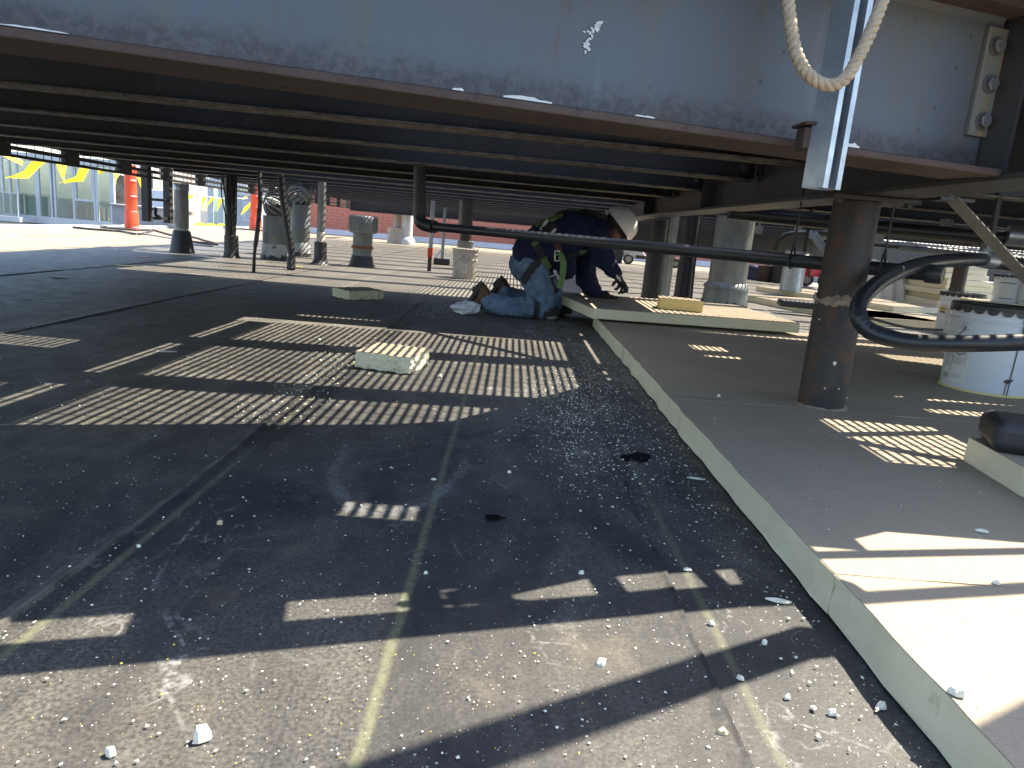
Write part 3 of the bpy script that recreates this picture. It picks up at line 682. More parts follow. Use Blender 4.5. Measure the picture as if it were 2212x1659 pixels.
# ================================================================== INSULATION BOARDS
def ring_pts(poly, step, jit, rr):
    out = []; n = len(poly)
    for i in range(n):
        a, b = Vector(poly[i]), Vector(poly[(i+1) % n]); L = (b-a).length; k = max(1, int(L/step)); nn = Vector(((b-a).y, -(b-a).x)).normalized()
        for j in range(k):
            q = a+(b-a)*(j/k); out.append(q + nn*(rr.gauss(0, jit) if j else 0))
    return out
def board(poly, z0, th, label, seed, top='facer', core='foam', group='insulation boards laid on the roof', tilt=(0, 0), name='insulation_board'):
    rr = random.Random(seed); pts = ring_pts(poly, .07, .0022, rr); cx_ = sum(p[0] for p in poly)/len(poly); cy_ = sum(p[1] for p in poly)/len(poly)
    t = thing(name, label, 'board', (cx_, cy_, z0), group)
    zz = lambda p, h: z0+h+tilt[0]*(p[0]-cx_)+tilt[1]*(p[1]-cy_)
    n = len(pts); mb = MB(); vs = []; lv = [0, .06, .35, .7, 1.0]
    for l in lv:
        for p in pts:
            q = rr.gauss(0, .0012) if 0 < l < 1 else (rr.gauss(0, .0016))
            d = Vector((p[0]-cx_, p[1]-cy_)).normalized()*q; vs.append((p[0]+d.x, p[1]+d.y, zz(p, l*(th-.002))))
    k = len(lv); fs = [(i*n+j, i*n+(j+1) % n, (i+1)*n+(j+1) % n, (i+1)*n+j) for i in range(k-1) for j in range(n)] + [tuple(range(n-1, -1, -1)), tuple((k-1)*n+j for j in range(n))]
    mb.add(vs, fs); part('foam_core', mb, core, t)
    if top:
        pts2 = [p + Vector((p[0]-cx_, p[1]-cy_)).normalized()*rr.gauss(.0006, .0012) for p in pts]
        mb = MB(); vs = [(p[0], p[1], zz(p, th-.0018)) for p in pts2] + [(p[0], p[1], zz(p, th)) for p in pts2]
        mb.add(vs, [tuple(range(n-1, -1, -1)), tuple(range(n, 2*n))] + [(i, (i+1) % n, n+(i+1) % n, n+i) for i in range(n)]); part('top_facer', mb, top, t)
    return t
TB = .09; BXL = .662
rowy = [(-1.2, 1.246), (1.251, 2.696), (2.706, 3.922), (3.93, 5.42)]
rl = ['nearest the viewer at lower right, half sunlit', 'second from the viewer, under the round black sleeve of the column', 'third from the viewer, behind the column', 'fourth from the viewer, under the propped board by the worker']
for i, (a, b) in enumerate(rowy):
    x1 = 3.1+.05*i
    board([(BXL+.003*math.sin(i*2), a), (x1, a), (x1, b), (BXL+.004*math.cos(i*3), b)], .004, TB-.004, f'tan-faced foam insulation board, {rl[i]}', 20+i)
for i, (a, b) in enumerate(((1.25, 2.698), (2.704, 3.95))):
    board([(3.13, a), (5.5, a), (5.5, b), (3.13, b)], .004, TB-.004, f'tan-faced foam board in the second column, {"near" if i == 0 else "behind"} the big white pail on the right', 30+i)
# spare pieces on top of the laid boards
pA, pB = Pz(2080, 996, TB), Pz(2212, 1075, TB); d = (pB-pA).normalized(); nrm = Vector((-d.y, d.x, 0))
if nrm.x < 0: nrm = -nrm
q = [pA, pA+d*1.1, pA+d*1.1+nrm*1.0, pA+nrm*1.0]
board([(p.x, p.y) for p in q], TB+.001, .078, 'loose foam board with a black rubber block on it at the right edge', 41)
a, b_, c_ = Pz(1279.6, 687, TB+.022), Pz(1725, 719, TB+.022), Pz(1247.6, 673, TB+.022)
dv = (c_-a); ex = (b_-a).normalized(); ey = Vector((-ex.y, ex.x, 0))
q = [a, b_, b_+ey*1.15, a+ey*1.15+ex*-.12, c_]
board([(p.x, p.y) for p in q], TB+.022, .072, 'foam board propped on the laid row right in front of the gloved hand', 42, tilt=(0, .004))
zt2 = TB+.022+.072
a, b_ = Pz(1422, 667, zt2), Pz(1517, 676, zt2); ey = Vector((-.12, 1, 0)).normalized()
q = [a, b_, b_+ey*.20+Vector((.02, 0, 0)), a+ey*.22+Vector((.06, 0, 0))]
board([(p.x, p.y) for p in q], zt2+.003, .082, 'yellow foam offcut on the propped board at the foot of the dark post', 43, top='facer', core='foamyellow', group='foam offcuts', name='foam_offcut')
# far boards on the right
for i, (l0, l1, w_, lab) in enumerate((((1596, 648), (1790, 688), 1.1, 'far foam board with a black strip on it, right of the thick galvanised pipe'),
                                       ((1632, 629), (1860, 664), 1.2, 'far foam board around the short silver pipe stub'),
                                       ((1880, 702), (2030, 712), .9, 'foam board in the sunlight left of the two white pails'))):
    a, b_ = Pz(*l0, .0), Pz(*l1, .0); ex = (b_-a).normalized(); ey = Vector((-ex.y, ex.x, 0))
    if ey.y < 0: ey = -ey
    b_ = b_+ex*.5
    q = [a, b_, b_+ey*w_, a+ey*w_]
    board([(p.x, p.y) for p in q], .004, .08, lab, 50+i)
# black rubber pieces
def rub(px, py, z, sx, sy, sz, rz, lab):
    p = Pz(px, py, z); mb = MB(); mb.box((p.x, p.y+sy/2, z+sz/2+.0005), (sx, sy, sz), rz); return single('rubber_block', mb, 'rubber', lab, 'rubber block', 'black rubber blocks', bevel=min(.02, sz*.3))
p = Pz(2138, 975, TB+.079)
mb = MB(); mb.box((p.x+.20, p.y+.02, TB+.079+.048), (.36, .20, .094), -.35); o = single('rubber_block', mb, 'rubber', 'thick rounded black rubber block on the loose board at the right edge', 'rubber block', 'black rubber blocks', bevel=.03)
o.modifiers['edge'].segments = 5
rub(1750, 668, .085, .62, .20, .075, -.15, 'flat black rubber strip on the far board right of the galvanised pipe')
rub(1905, 690, .005, .50, .26, .07, -.05, 'flat black rubber block on the membrane just right of the round column')
rub(1945, 655, .005, .85, .25, .09, -.1, 'long black rubber strip in front of the cream tarpaulin')

# ================================================================== COLUMNS AND POSTS
cc = Vector((1.285, 2.778, 0))
co_ = thing('round_column', 'round dark steel column with torn tan collar standing through the boards', 'column', (cc.x, cc.y, 0))
mb = MB(); mb.lathe([(.084, .50), (.084, .886)], cc, 40); part('shaft', mb, 'column', co_, smooth=True)
mb = MB(); mb.lathe([(.0875, 0), (.0875, .10), (.0885, .3), (.0880, .5), (.0895, .522)], cc, 40); part('sleeve', mb, 'column', co_, smooth=True)
rr = random.Random(8); n = 48; vs = []
for j in range(n):
    a = 2*math.pi*j/n; ca, sa = math.cos(a), math.sin(a); lo_ = .510-.016*rr.random()-.010*math.sin(a*2); hi = .524+.012*rr.random()+.009*math.sin(a*3+1)
    vs += [(cc.x+.091*ca, cc.y+.091*sa, lo_), (cc.x+(.096+.006*rr.random())*ca, cc.y+.097*sa, (lo_+hi)/2), (cc.x+.0885*ca, cc.y+.0885*sa, hi)]
fs = [f for j in range(n) for f in ((j*3, ((j+1) % n)*3, ((j+1) % n)*3+1, j*3+1), (j*3+1, ((j+1) % n)*3+1, ((j+1) % n)*3+2, j*3+2))]
mb = MB(); mb.add(vs, fs); part('torn_collar', mb, mat('torn felt collar', (.40, .32, .23), (.20, .165, .13), 30, .9, 0, .6, 70, (1, 1, 1), (.50, .47, .42), 14, .6), co_)
mb = MB(); mb.box((cc.x+.02, cc.y, .8955), (.32, .24, .016)); part('cap_plate', mb, 'girder', co_, bevel=.002)
for dx in (-.11, .15): hexbolt(co_, (cc.x+dx, cc.y-.09, .887), (0, 0, -1), .014, .012, 'girder')
# torn foam around the foot
mb = MB(); n = 30; vs = []; rr = random.Random(2)
for j in range(n):
    a = 2*math.pi*j/n; r1 = .092+.02*rr.random()+(.04 if math.sin(a) > .2 and math.cos(a) > 0 else 0)
    vs += [(cc.x+.089*math.cos(a), cc.y+.089*math.sin(a), TB+.004+.006*rr.random()), (cc.x+r1*math.cos(a), cc.y+r1*math.sin(a), TB+.0015)]
mb.add(vs, [(j*2, j*2+1, ((j+1) % n)*2+1, ((j+1) % n)*2) for j in range(n)]); part('foot_fill', mb, 'facer', co_)
for (px, py, r_) in ((1803, 785, .007), (1782, 839, .003), (1812, 840, .003), (1770, 690, .003), (1830, 860, .003)):
    d_ = _ray(px, py); o_ = CAM-Vector((cc.x, cc.y, CAM.z)); A = d_.x**2+d_.y**2; B_ = 2*(o_.x*d_.x+o_.y*d_.y); C_ = o_.x**2+o_.y**2-.0895**2; t_ = (-B_-math.sqrt(max(0, B_*B_-4*A*C_)))/(2*A)
    p = CAM+d_*t_; mb = MB(); mb.ball(p, r_, 8, 6, (1, .4, 1.2)); part('paint_speck', mb, 'white', co_)

def pipe_thing(name, label, cat, base, parts_, group=None):
    t = thing(name, label, cat, base, group)
    for (nm, prof, mt) in parts_:
        mb = MB(); mb.lathe(prof, base, 32); part(nm, mb, mt, t, smooth=True)
    return t
b = Vector((1.505, 7.56, 0))
t = pipe_thing('steel_post', 'dark steel post with black flashing sleeve right of the kneeling worker', 'post', b, [('shaft', [(.080, .5), (.080, .900)], 'joist'), ('sleeve', [(.13, 0), (.115, .05), (.106, .15), (.104, .555), (.085, .575)], 'tar')])
p = Qy(1447, 560, 7.30)
def unistrut(root, x, y, z0, z1, w_=.041, rz=0.0, mt='galvdull', slots=True, nm='channel', pr=None):
    # open channel: back, two sides with inturned lips, and punched-slot back
    M = Matrix.Rotation(rz, 3, 'Z'); prof = [(-w_/2, -w_/2), (w_/2, -w_/2), (w_/2, w_/2), (w_*.22, w_/2), (w_*.22, w_*.32), (w_*.34, w_*.32), (w_*.34, -w_*.38), (-w_*.34, -w_*.38), (-w_*.34, w_*.32), (-w_*.22, w_*.32), (-w_*.22, w_/2), (-w_/2, w_/2)]
    prof = pr or prof
    pts = [M @ Vector((a_, b__, 0)) + Vector((x, y, z0)) for a_, b__ in prof]
    mb = MB(); n = len(pts); mb.add(pts + [q+Vector((0, 0, z1-z0)) for q in pts], [(i, (i+1) % n, n+(i+1) % n, n+i) for i in range(n)])
    # end rims
    idx = [(0, 1, 6, 7), (1, 2, 5, 6), (2, 3, 4, 5), (0, 7, 8, 11), (8, 9, 10, 11)]
    for l in (0, n): mb.f += [tuple(len(mb.v)-2*n+l+i for i in f_) for f_ in idx]
    return part(nm, mb, mt, root, bevel=0)
t = thing('strut_post', 'thin slotted channel post just right of the dark sleeved post', 'post', (p.x, 7.3, 0)); unistrut(t, p.x, 7.3, .0, 1.04, .06, .4)
mb = MB(); mb.bx(p.x-.09, p.x+.09, 7.22, 7.38, 0, .012); part('foot_plate', mb, 'galvdull', t)
p = Pz(1476, 656); b = Vector((p.x, p.y+.1, 0))
t = pipe_thing('steel_post', 'black tarred post between the sleeved post and the thick galvanised pipe', 'post', b, [('shaft', [(.085, .45), (.085, 1.0)], 'joist'), ('sleeve', [(.13, 0), (.108, .04), (.098, .12), (.096, .46), (.086, .475)], 'tar')])
for dx in (-.06, .03, .075):
    mb = MB(); mb.tube([(b.x+dx, b.y-.095, .98), (b.x+dx*.9, b.y-.11, .5), (b.x+dx*1.1, b.y-.115, .02)], .011, 8); part('cable', mb, 'rubber', t, smooth=True)
# thick galvanised pipe with boot
b = Vector((2.40, 7.95, 0))
t = pipe_thing('vent_pipe', 'thick galvanised pipe with flared grey boot right of the posts', 'pipe', b, [('stack', [(.205, .20), (.205, .62), (.2065, .625), (.2065, .64), (.205, .645), (.205, 1.28)], 'galvdull'), ('boot', [(.255, 0), (.25, .05), (.235, .24), (.232, .25)], 'galvdull'), ('rain_collar', [(.250, .235), (.245, .262), (.207, .30)], 'galvdull')])
mb = MB(); n = 40; vs = []; rr = random.Random(21)
for j in range(n):
    a = 2*math.pi*j/n; vs += [(b.x+.258*math.cos(a), b.y+.258*math.sin(a), .002), (b.x+.252*math.cos(a), b.y+.252*math.sin(a), .05+.09*rr.random()*abs(math.sin(j*1.7)))]
mb.add(vs, [(j*2, ((j+1) % n)*2, ((j+1) % n)*2+1, j*2+1) for j in range(n)]); part('tar_edge', mb, 'tar', t)

# ================================================================== BLACK PLASTIC PIPE
A, B = Qy(921, 488, 5.1), Qy(2038, 594, 2.86)
t = thing('drain_pipe', 'long black plastic drain pipe crossing in front of the kneeling worker', 'pipe', (A.x, A.y, A.z))
dv = (B-A).normalized(); rp = .0295; top = Qy(906, 372, 5.1); el = A-dv*.0
cor = Vector((A.x-.045, A.y, A.z)) 
mb = MB(); mb.tube([Vector((top.x, top.y, 1.05)), Vector((cor.x-.012, cor.y+.02, cor.z+.11))], rp*1.42, 20); part('riser', mb, 'abs', t, smooth=True)
arc = spline([Vector((cor.x-.012, cor.y+.02, cor.z+.125)), Vector((cor.x-.010, cor.y+.02, cor.z+.06)), cor+Vector((.012, 0, .016)), A+dv*.04, A+dv*.09], 6)
mb = MB(); mb.tube(arc, rp*1.5, 20); part('elbow', mb, 'abs', t, smooth=True)
mb = MB(); mb.tube([A+dv*.04, B], rp, 24); part('run', mb, 'abs', t, smooth=True)
for s_ in (.47, 1.02):
    q = A+dv*s_; mb = MB(); mb.tube([q, q+dv*.012], rp*1.03, 20); part('joint', mb, 'abs', t, smooth=True)
mb = MB(); mb.tube([B-dv*.06, B-dv*.01, B], [rp*1.28, rp*1.28, rp*1.05], 20); part('end_cap', mb, 'abs', t, smooth=True)
# hangers for the pipe
for (px, lab) in ((1905, 'thin black clevis hanger holding the drain pipe right of the round column'), (1710, 'thin black hanger rod above the drain pipe left of the round column')):
    s_ = (Qy(px, 575, 3.0)-A).dot(dv); best = min((abs(((CAM-A-dv*k*.01).cross(_ray(px, 575))).length), k) for k in range(350)) if False else None
    # point of the run seen at this column
    k = min(range(400), key=lambda i_: abs((lambda p_: (p_-CAM).dot(_R)/(p_-CAM).dot(_f)*FPX+IW/2)(A+dv*(i_*.009))-px)); q = A+dv*(k*.009)
    h = thing('pipe_hanger', lab, 'hanger', q, 'pipe hangers')
    mb = MB(); mb.tube([q+Vector((0, 0, .075)), q+Vector((0, 0, .36))], .0045, 8); part('rod', mb, 'rubber', h)
    pts = [q+Vector((0, 0, .08))]+[q+Vector((0, 0, 0))+Vector((dv.y, -dv.x, 0)).normalized()*(rp+.004)*math.cos(a_)*-1+Vector((0, 0, (rp+.004)*math.sin(a_))) for a_ in [math.pi*.2-i_*math.pi*1.4/10 for i_ in range(11)]]+[q+Vector((0, 0, .08))]
    mb = MB(); mb.tube(pts, .005, 6); part('clevis', mb, 'rubber', h)
# hose loop
hp = [Qy(x_, y_, Y_) for x_, y_, Y_ in ((2125, 561, 3.25), (2060, 562, 3.10), (1985, 572, 2.88), (1915, 600, 2.66), (1868, 638, 2.53), (1853, 676, 2.46), (1880, 715, 2.42), (1960, 738, 2.36), (2090, 742, 2.28), (2230, 738, 2.22), (2330, 735, 2.18))]
sp_ = spline(hp, 12)
t = thing('hose', 'thick black ribbed hose looping in front of the round column', 'hose', hp[0])
rad = [.0285+.0010*math.sin(i*2.2) if i < 74 else .0280 for i in range(len(sp_))]
mb = MB(); mb.tube(sp_, rad, 22); part('hose_body', mb, 'abs', t, smooth=True)
cdv = (hp[0]-hp[1]).normalized(); cdv = Vector((cdv.x, cdv.y, -.03)).normalized()
mb = MB(); mb.tube([hp[0]-cdv*.02, hp[0]+cdv*.085], .038, 20)
part('coupling', mb, 'galv', t, smooth=True)
mb = MB(); mb.box(hp[0]+cdv*.03+Vector((0, -.01, .055)), (.07, .05, .04)); mb.tube([hp[0]+cdv*.03+Vector((-.05, -.03, .045)), hp[0]+cdv*.03+Vector((.06, -.03, .045))], .008, 8); part('clamp', mb, 'galvdull', t, bevel=.003)
mb = MB(); mb.tube([hp[0]+cdv*.08, hp[0]+cdv*.5, hp[0]+cdv*1.3+Vector((0, 0, -.03))], .032, 18); part('tail_pipe', mb, 'abs', t, smooth=True)
mb = MB(); q = hp[0]+cdv*.03; mb.tube([q+Vector((0, 0, .07)), q+Vector((-.01, 0, .30))], .014, 8); part('hanger_rod', mb, 'column', t)
# thin cables at the column collar
for i, (sg, lab) in enumerate((((1876, 686), 'upper thin black cable sagging from the column collar to the pail'), ((1872, 697), 'lower thin black cable sagging from the column collar to the pail'))):
    pts = [Qy(sg[0], sg[1], 2.72), Qy(1945, 728+4*i, 2.95), Qy(2035, 713+12*i, 3.2)] if i == 0 else [Qy(sg[0], sg[1], 2.74), Qy(1950, 741, 2.95), Qy(2035, 731, 3.2)]
    pts[1] = (pts[0]+pts[2])/2 + Vector((0, 0, -.014))
    mb = MB(); mb.tube(spline(pts, 8), .0055-.001*i, 8); single('cable', mb, 'rubber', lab, 'cable', 'cables at the column', smooth=True)
# diagonal brace
BR = mat('brace steel', (.21, .195, .165), (.15, .14, .12), 8, .6, .2, .2, 50)
a, b_ = Qx(2048, 422, 1.50), Qx(2212, 598, 1.9); dv2 = (b_-a).normalized(); b_ = b_+dv2*.25
t = thing('diagonal_brace', 'slotted steel angle brace slanting down right from the girder, striped with sunlight', 'brace', a)
mb = MB(); mb.bar(a, b_, .046, .006, (0, -.75, .55)); part('leg_flat', mb, BR, t)
sd = dv2.cross(Vector((0, -.75, .55))).normalized()
mb = MB(); mb.bar(a+sd*.024, b_+sd*.024, .006, .04, (0, -.75, .55), (0, .017)); part('leg_upright', mb, BR, t)
mb = MB(); mb.box(a+Vector((0, 0, -.004))+dv2*.02, (.12, .08, .01)); part('gusset', mb, 'girder', t)

# ================================================================== STRUT AND ROPE IN FRONT OF THE BEAM
q0 = Qy(1773, 408, 1.62); q1 = Qy(1848, 0, 1.62)
t = thing('hanging_strut', 'pale galvanised slotted channel hanging upright in front of the big beam', 'strut', (q0.x, 1.62, q0.z))
unistrut(t, q0.x, 1.62, q0.z, 1.36, .056, R(180+28), 'galv')
mb = MB(); mb.box((q0.x-.037, 1.655, ZB+.012), (.03, .05, .045)); mb.box((q0.x-.03, 1.66, ZB+.042), (.055, .08, .007)); part('beam_clamp', mb, 'flange', t, bevel=.003)
rp_ = [Qy(x_, y_, Y_) for x_, y_, Y_ in ((1690, -60, 1.535), (1702, 0, 1.53), (1709, 60, 1.525), (1722, 120, 1.52), (1748, 163, 1.515), (1788, 184, 1.51), (1825, 170, 1.51), (1856, 120, 1.515), (1884, 60, 1.52), (1907, 0, 1.53), (1930, -60, 1.54))]
cl = spline(rp_, 14); t = thing('rope_loop', 'tan twisted rope hanging in a loop over the galvanised channel', 'rope', rp_[5])
L = 0.0; acc = [0.0]
for i in range(1, len(cl)): L += (cl[i]-cl[i-1]).length; acc.append(L)
fine = []; N = 420
for i in range(N+1):
    s_ = L*i/N; k = max(j for j in range(len(acc)) if acc[j] <= s_+1e-9); k = min(k, len(cl)-2); f_ = (s_-acc[k])/max(1e-9, acc[k+1]-acc[k]); fine.append(cl[k].lerp(cl[k+1], f_))
a_ = Vector((0, 1, 0))
for st in range(3):
    pts = []; aa = Vector((0, 1, 0))
    for i, p in enumerate(fine):
        tg = (fine[min(i+1, N)]-fine[max(i-1, 0)]).normalized(); aa = (aa-tg*aa.dot(tg)).normalized(); bb = tg.cross(aa); ang = 2*math.pi*(L*i/N)/.042 + st*2*math.pi/3
        pts.append(p + (aa*math.cos(ang)+bb*math.sin(ang))*.0062)
    mb = MB(); mb.tube(pts, .0068, 9); part('strand', mb, 'rope', t, smooth=True)
# stray fibres of the rope
mb = MB(); rr = random.Random(4)
for k in range(420):
    p = fine[rr.randrange(N)]; d1 = Vector((rr.gauss(0, 1), rr.gauss(0, 1), rr.gauss(0, 1))).normalized(); a0 = p+d1*.0115; a1 = a0+d1*rr.uniform(.002, .006)+Vector((rr.gauss(0, .003), rr.gauss(0, .003), rr.gauss(0, .003))); s_ = Vector((.0004, 0, .0003)); mb.add([a0-s_, a0+s_, a1], [(0, 1, 2)])
tag(part('loose_fibres', mb, 'rope', t), kind='stuff')

# ================================================================== PAILS
def cpatch(nm, c, r0, a0, a1, z0, z1, mt, parent, n=10, dr=.0012, poly=None):
    mb = MB(); vs = []
    if poly:   # list of (angle, z) outline
        vs = [(c.x+(r0(z_)+dr)*math.cos(a_), c.y+(r0(z_)+dr)*math.sin(a_), c.z+z_) for a_, z_ in poly]; mb.add(vs, [tuple(range(len(vs)))])
    else:
        for i in range(n+1):
            a_ = a0+(a1-a0)*i/n
            for z_ in (z0, z1): vs.append((c.x+(r0(z_)+dr)*math.cos(a_), c.y+(r0(z_)+dr)*math.sin(a_), c.z+z_))
        mb.add(vs, [(i*2, i*2+2, i*2+3, i*2+1) for i in range(n)])
    return part(nm, mb, mt, parent)
def pail(base, rb, rt, h, label, mt='pail', lid='lid', group='pails', view=None):
    t = thing('pail', label, 'pail', base, group); rz_ = lambda z: rb+(rt-rb)*max(0, min(1, z/h))
    pf = [(rb*.96, .0), (rb, .012), (rz_(h*.62), h*.62), (rz_(h*.62)+.008, h*.625), (rz_(h*.64)+.008, h*.645), (rz_(h*.65), h*.65), (rz_(h*.80), h*.80), (rz_(h*.8)+.007, h*.805), (rz_(h*.83)+.007, h*.825), (rz_(h*.84), h*.83), (rz_(h*.97), h*.95)]
    mb = MB(); mb.lathe(pf, base, 48); part('body', mb, mt, t, smooth=True)
    if lid:
        mb = MB(); mb.lathe([(rt+.003, h*.945), (rt+.010, h*.95), (rt+.010, h*.985), (rt+.004, h), (rt*.9, h), (rt*.88, h*.985)], base, 48)
        n = 22
        for i in range(n):
            a0 = 2*math.pi*i/n; w_ = math.pi/n*.88; rr_ = rt+.0095; pts = []
            for k in range(9):
                u = -1+2*k/8; pts.append((a0+w_*u, h*.947-.055*h*math.sqrt(max(0, 1-u*u))))
            vs = [(base.x+rr_*math.cos(a_), base.y+rr_*math.sin(a_), base.z+z_) for a_, z_ in pts]; vs2 = [(base.x+(rr_-.006)*math.cos(a_), base.y+(rr_-.006)*math.sin(a_), base.z+z_) for a_, z_ in pts]
            mb.add(vs+vs2, [tuple(range(9)), tuple(range(17, 8, -1))]+[(k, k+1, 10+k, 9+k) for k in range(8)])
        part('lid', mb, lid, t)
    else:
        mb = MB(); mb.lathe([(rt+.001, h*.95), (rt+.012, h*.955), (rt+.012, h*.985), (rt+.002, h), (rt-.004, h), (rt-.006, h*.9)], base, 48, cap=False); part('rim', mb, mt, t, smooth=True)
    return t, rz_
va = lambda b_: math.atan2(CAM.y-b_.y, CAM.x-b_.x)           # bearing of the viewer from the pail
def ear(t, c, rz_, h, a_, drop, mt='white', r_=.026):
    p = Vector((c.x+rz_(h*.73)*math.cos(a_), c.y+rz_(h*.73)*math.sin(a_), c.z+h*.73)); nd = Vector((math.cos(a_), math.sin(a_), 0)); q = nd.to_track_quat('Z', 'Y').to_matrix()
    mb = MB(); mb.lathe([(r_, 0), (r_, .006), (r_*.7, .01), (r_*.35, .011), (r_*.3, .006)], p, 20, q); part('handle_ear', mb, mt, t, smooth=True)
    return p+nd*.01
b = Pz(2118, 852, TB); cdir = Vector((b.x, b.y, 0)).normalized(); base = Vector((b.x, b.y, TB))+cdir*.19
t, rz_ = pail(base, .188, .200, .425, 'big white plastic pail with black scalloped lid and tar drips at the right edge')
A0 = va(base); H_ = .425
cpatch('label_sheet', base, rz_, A0-1.18, A0-.38, .035, .235, 'labelpaper', t, 14)
rr = random.Random(6)
for (u0, u1, z0, z1) in ((-1.14, -.92, .11, .225), (-.84, -.52, .125, .165), (-.80, -.50, .055, .085)):
    k = int((z1-z0)/.0062)
    for i in range(k): cpatch('print_line', base, rz_, A0+u0, A0+u0+(u1-u0)*rr.uniform(.7, 1), z0+i*.0062, z0+i*.0062+.0026, 'inkgrey', t, 6, .002)
mb = MB(); pts = [(base.x+(rz_(.2)+.004)*math.cos(A0-.66+.13*math.cos(q_)), base.y+(rz_(.2)+.004)*math.sin(A0-.66+.13*math.cos(q_)), base.z+.197+.026*math.sin(q_)) for q_ in [2*math.pi*i/24 for i in range(25)]]
mb.tube(pts, .0016, 6, cap=False); mb.tube([pts[3], pts[15]], .0016, 6); mb.tube([pts[6], pts[18]], .001, 6); part('warning_symbol', mb, 'ink', t)
for (u, z0, z1) in ((-.885, .05, .235), (-.50, .12, .235), (-.86, .12, .235)): cpatch('label_rule', base, rz_, A0+u, A0+u+.008, z0, z1, 'ink', t, 2, .002)
cpatch('label_block', base, rz_, A0-1.13, A0-.93, .045, .072, 'inkgrey', t, 6, .002)
u = .55   # tar drips
cpatch('tar_drip', base, rz_, 0, 0, 0, 0, 'tar', t, poly=[(A0+u-.03, .40), (A0+u+.05, .40), (A0+u+.035, .31), (A0+u+.05, .285), (A0+u+.01, .245), (A0+u-.02, .285), (A0+u-.005, .31)], dr=.009)
cpatch('tar_drip', base, rz_, A0+u-.004, A0+u+.024, .075, .25, 'tar', t, 3, .003)
cpatch('tar_drip', base, rz_, 0, 0, 0, 0, 'tar', t, poly=[(A0+u-.14, .080), (A0+u-.05, .088), (A0+u+.11, .090), (A0+u+.04, .074), (A0+u-.03, .066), (A0+u-.09, .070)], dr=.0035)
cpatch('tar_drip', base, rz_, A0+u-.065, A0+u-.045, .012, .070, 'tar', t, 2, .003); cpatch('tar_drip', base, rz_, A0+u+.005, A0+u+.03, .0, .072, 'tar', t, 2, .003)
e0 = ear(t, base, rz_, H_, A0-.62, 0)
mb = MB(); mb.tube(spline([e0, e0+Vector((-.03, -.03, -.02)), e0+Vector((-.085, -.03, -.075)), e0+Vector((-.10, -.03, -.085))], 6), .0028, 8); part('wire_handle', mb, 'steelbolt', t)
mb = MB(); mb.lathe([(.193, .0), (.193, .006), (.188, .010)], base, 48); part('rust_ring', mb, 'foamyellow', t)
# second pail behind it
b = Pz(2062, 724, .004); base2 = Vector((b.x, b.y, .004))+Vector((b.x, b.y, 0)).normalized()*.19
t, rz2 = pail(base2, .188, .200, .425, 'white pail with yellow sticker and black lid, half hidden behind the big pail')
A2 = va(base2)
cpatch('label_sheet', base2, rz2, A2-.95, A2+.25, .05, .29, 'labelpaper', t, 14)
for i in range(34):
    for (u0, u1) in ((-.60, -.36), (-.30, -.08), (-.02, .20)): cpatch('print_line', base2, rz2, A2+u0, A2+u0+(u1-u0)*rr.uniform(.75, 1), .075+i*.006, .075+i*.006+.0024, 'inkgrey', t, 4, .002)
cpatch('yellow_sticker', base2, rz2, A2-1.10, A2-.68, .225, .285, 'inkyellow', t, 8, .0025); cpatch('sticker_rule', base2, rz2, A2-1.10, A2-.68, .205, .222, 'ink', t, 8, .0025)
e0 = ear(t, base2, rz2, H_, A2+.32, 0)
mb = MB(); mb.tube(spline([e0, e0+Vector((-.06, -.06, -.06)), e0+Vector((-.19, -.05, -.10)), e0+Vector((-.27, 0, -.11))], 6), .0024, 8); part('wire_handle', mb, 'steelbolt', t)
def lettering(txt, c, rz_f, ac, zc, size, mt, parent):
    # flat letters laid round the pail from a text curve turned into a mesh
    cu = bpy.data.curves.new('lettering', 'FONT'); cu.body = txt; cu.size = size; cu.align_x = 'CENTER'; cu.extrude = .0
    to = bpy.data.objects.new('lettering', cu); COL.objects.link(to); dg = bpy.context.evaluated_depsgraph_get(); me = bpy.data.meshes.new_from_object(to.evaluated_get(dg)); bpy.data.objects.remove(to)
    mb = MB(); vs = []
    for v in me.vertices:
        z_ = zc+v.co.y; r_ = rz_f(z_)+.0036; a_ = ac+v.co.x/r_; vs.append((c.x+r_*math.cos(a_), c.y+r_*math.sin(a_), c.z+z_))
    mb.add(vs, [tuple(p_.vertices) for p_ in me.polygons]); bpy.data.meshes.remove(me)
    return part('lettering', mb, mt, parent)
lettering('GISH', base2, rz2, A2-.87, .236, .046, 'ink', t)
lettering('WARNING', base2, rz2, A2-.20, .282, .012, 'inkgrey', t)
# two more pails far behind
for (px, py, Y_, lab) in ((2168, 653, 5.6, 'small white pail standing behind, right of the insulation stack'), (2222, 660, 5.5, 'white pail cut off by the right edge, behind the big pail')):
    b = Qy(px, py, Y_); bb = Vector((b.x, b.y, b.z)); h_ = .36 if False else .22
    st = thing('pail_stand', ('left' if px < 2200 else 'right')+' stack of cream foam boards carrying a white pail behind the big pail', 'board stack', (b.x, b.y, 0), 'foam piles under pails')
    mb = MB(); k = max(1, int(b.z/.08))
    for i in range(k): mb = MB(); mb.box((b.x+.02*math.sin(i*3), b.y, .004+(i+.5)*b.z/k), (.42, .42, b.z/k-.004), .05*math.sin(i*5)); part('foam_sheet', mb, 'foam', st, bevel=.003)
    bb.z = b.z+.001
    t, rzz = pail(bb, .088, .095, .215, lab, 'pail', 'lid'); A3 = va(bb)
    cpatch('label_sheet', bb, rzz, A3-.5, A3+.6, .03, .15, 'labelpaper', t, 10); cpatch('label_rule', bb, rzz, A3-.5, A3+.6, .028, .034, 'ink', t, 10, .002); cpatch('label_rule', bb, rzz, A3-.5, A3+.6, .148, .154, 'ink', t, 10, .002)
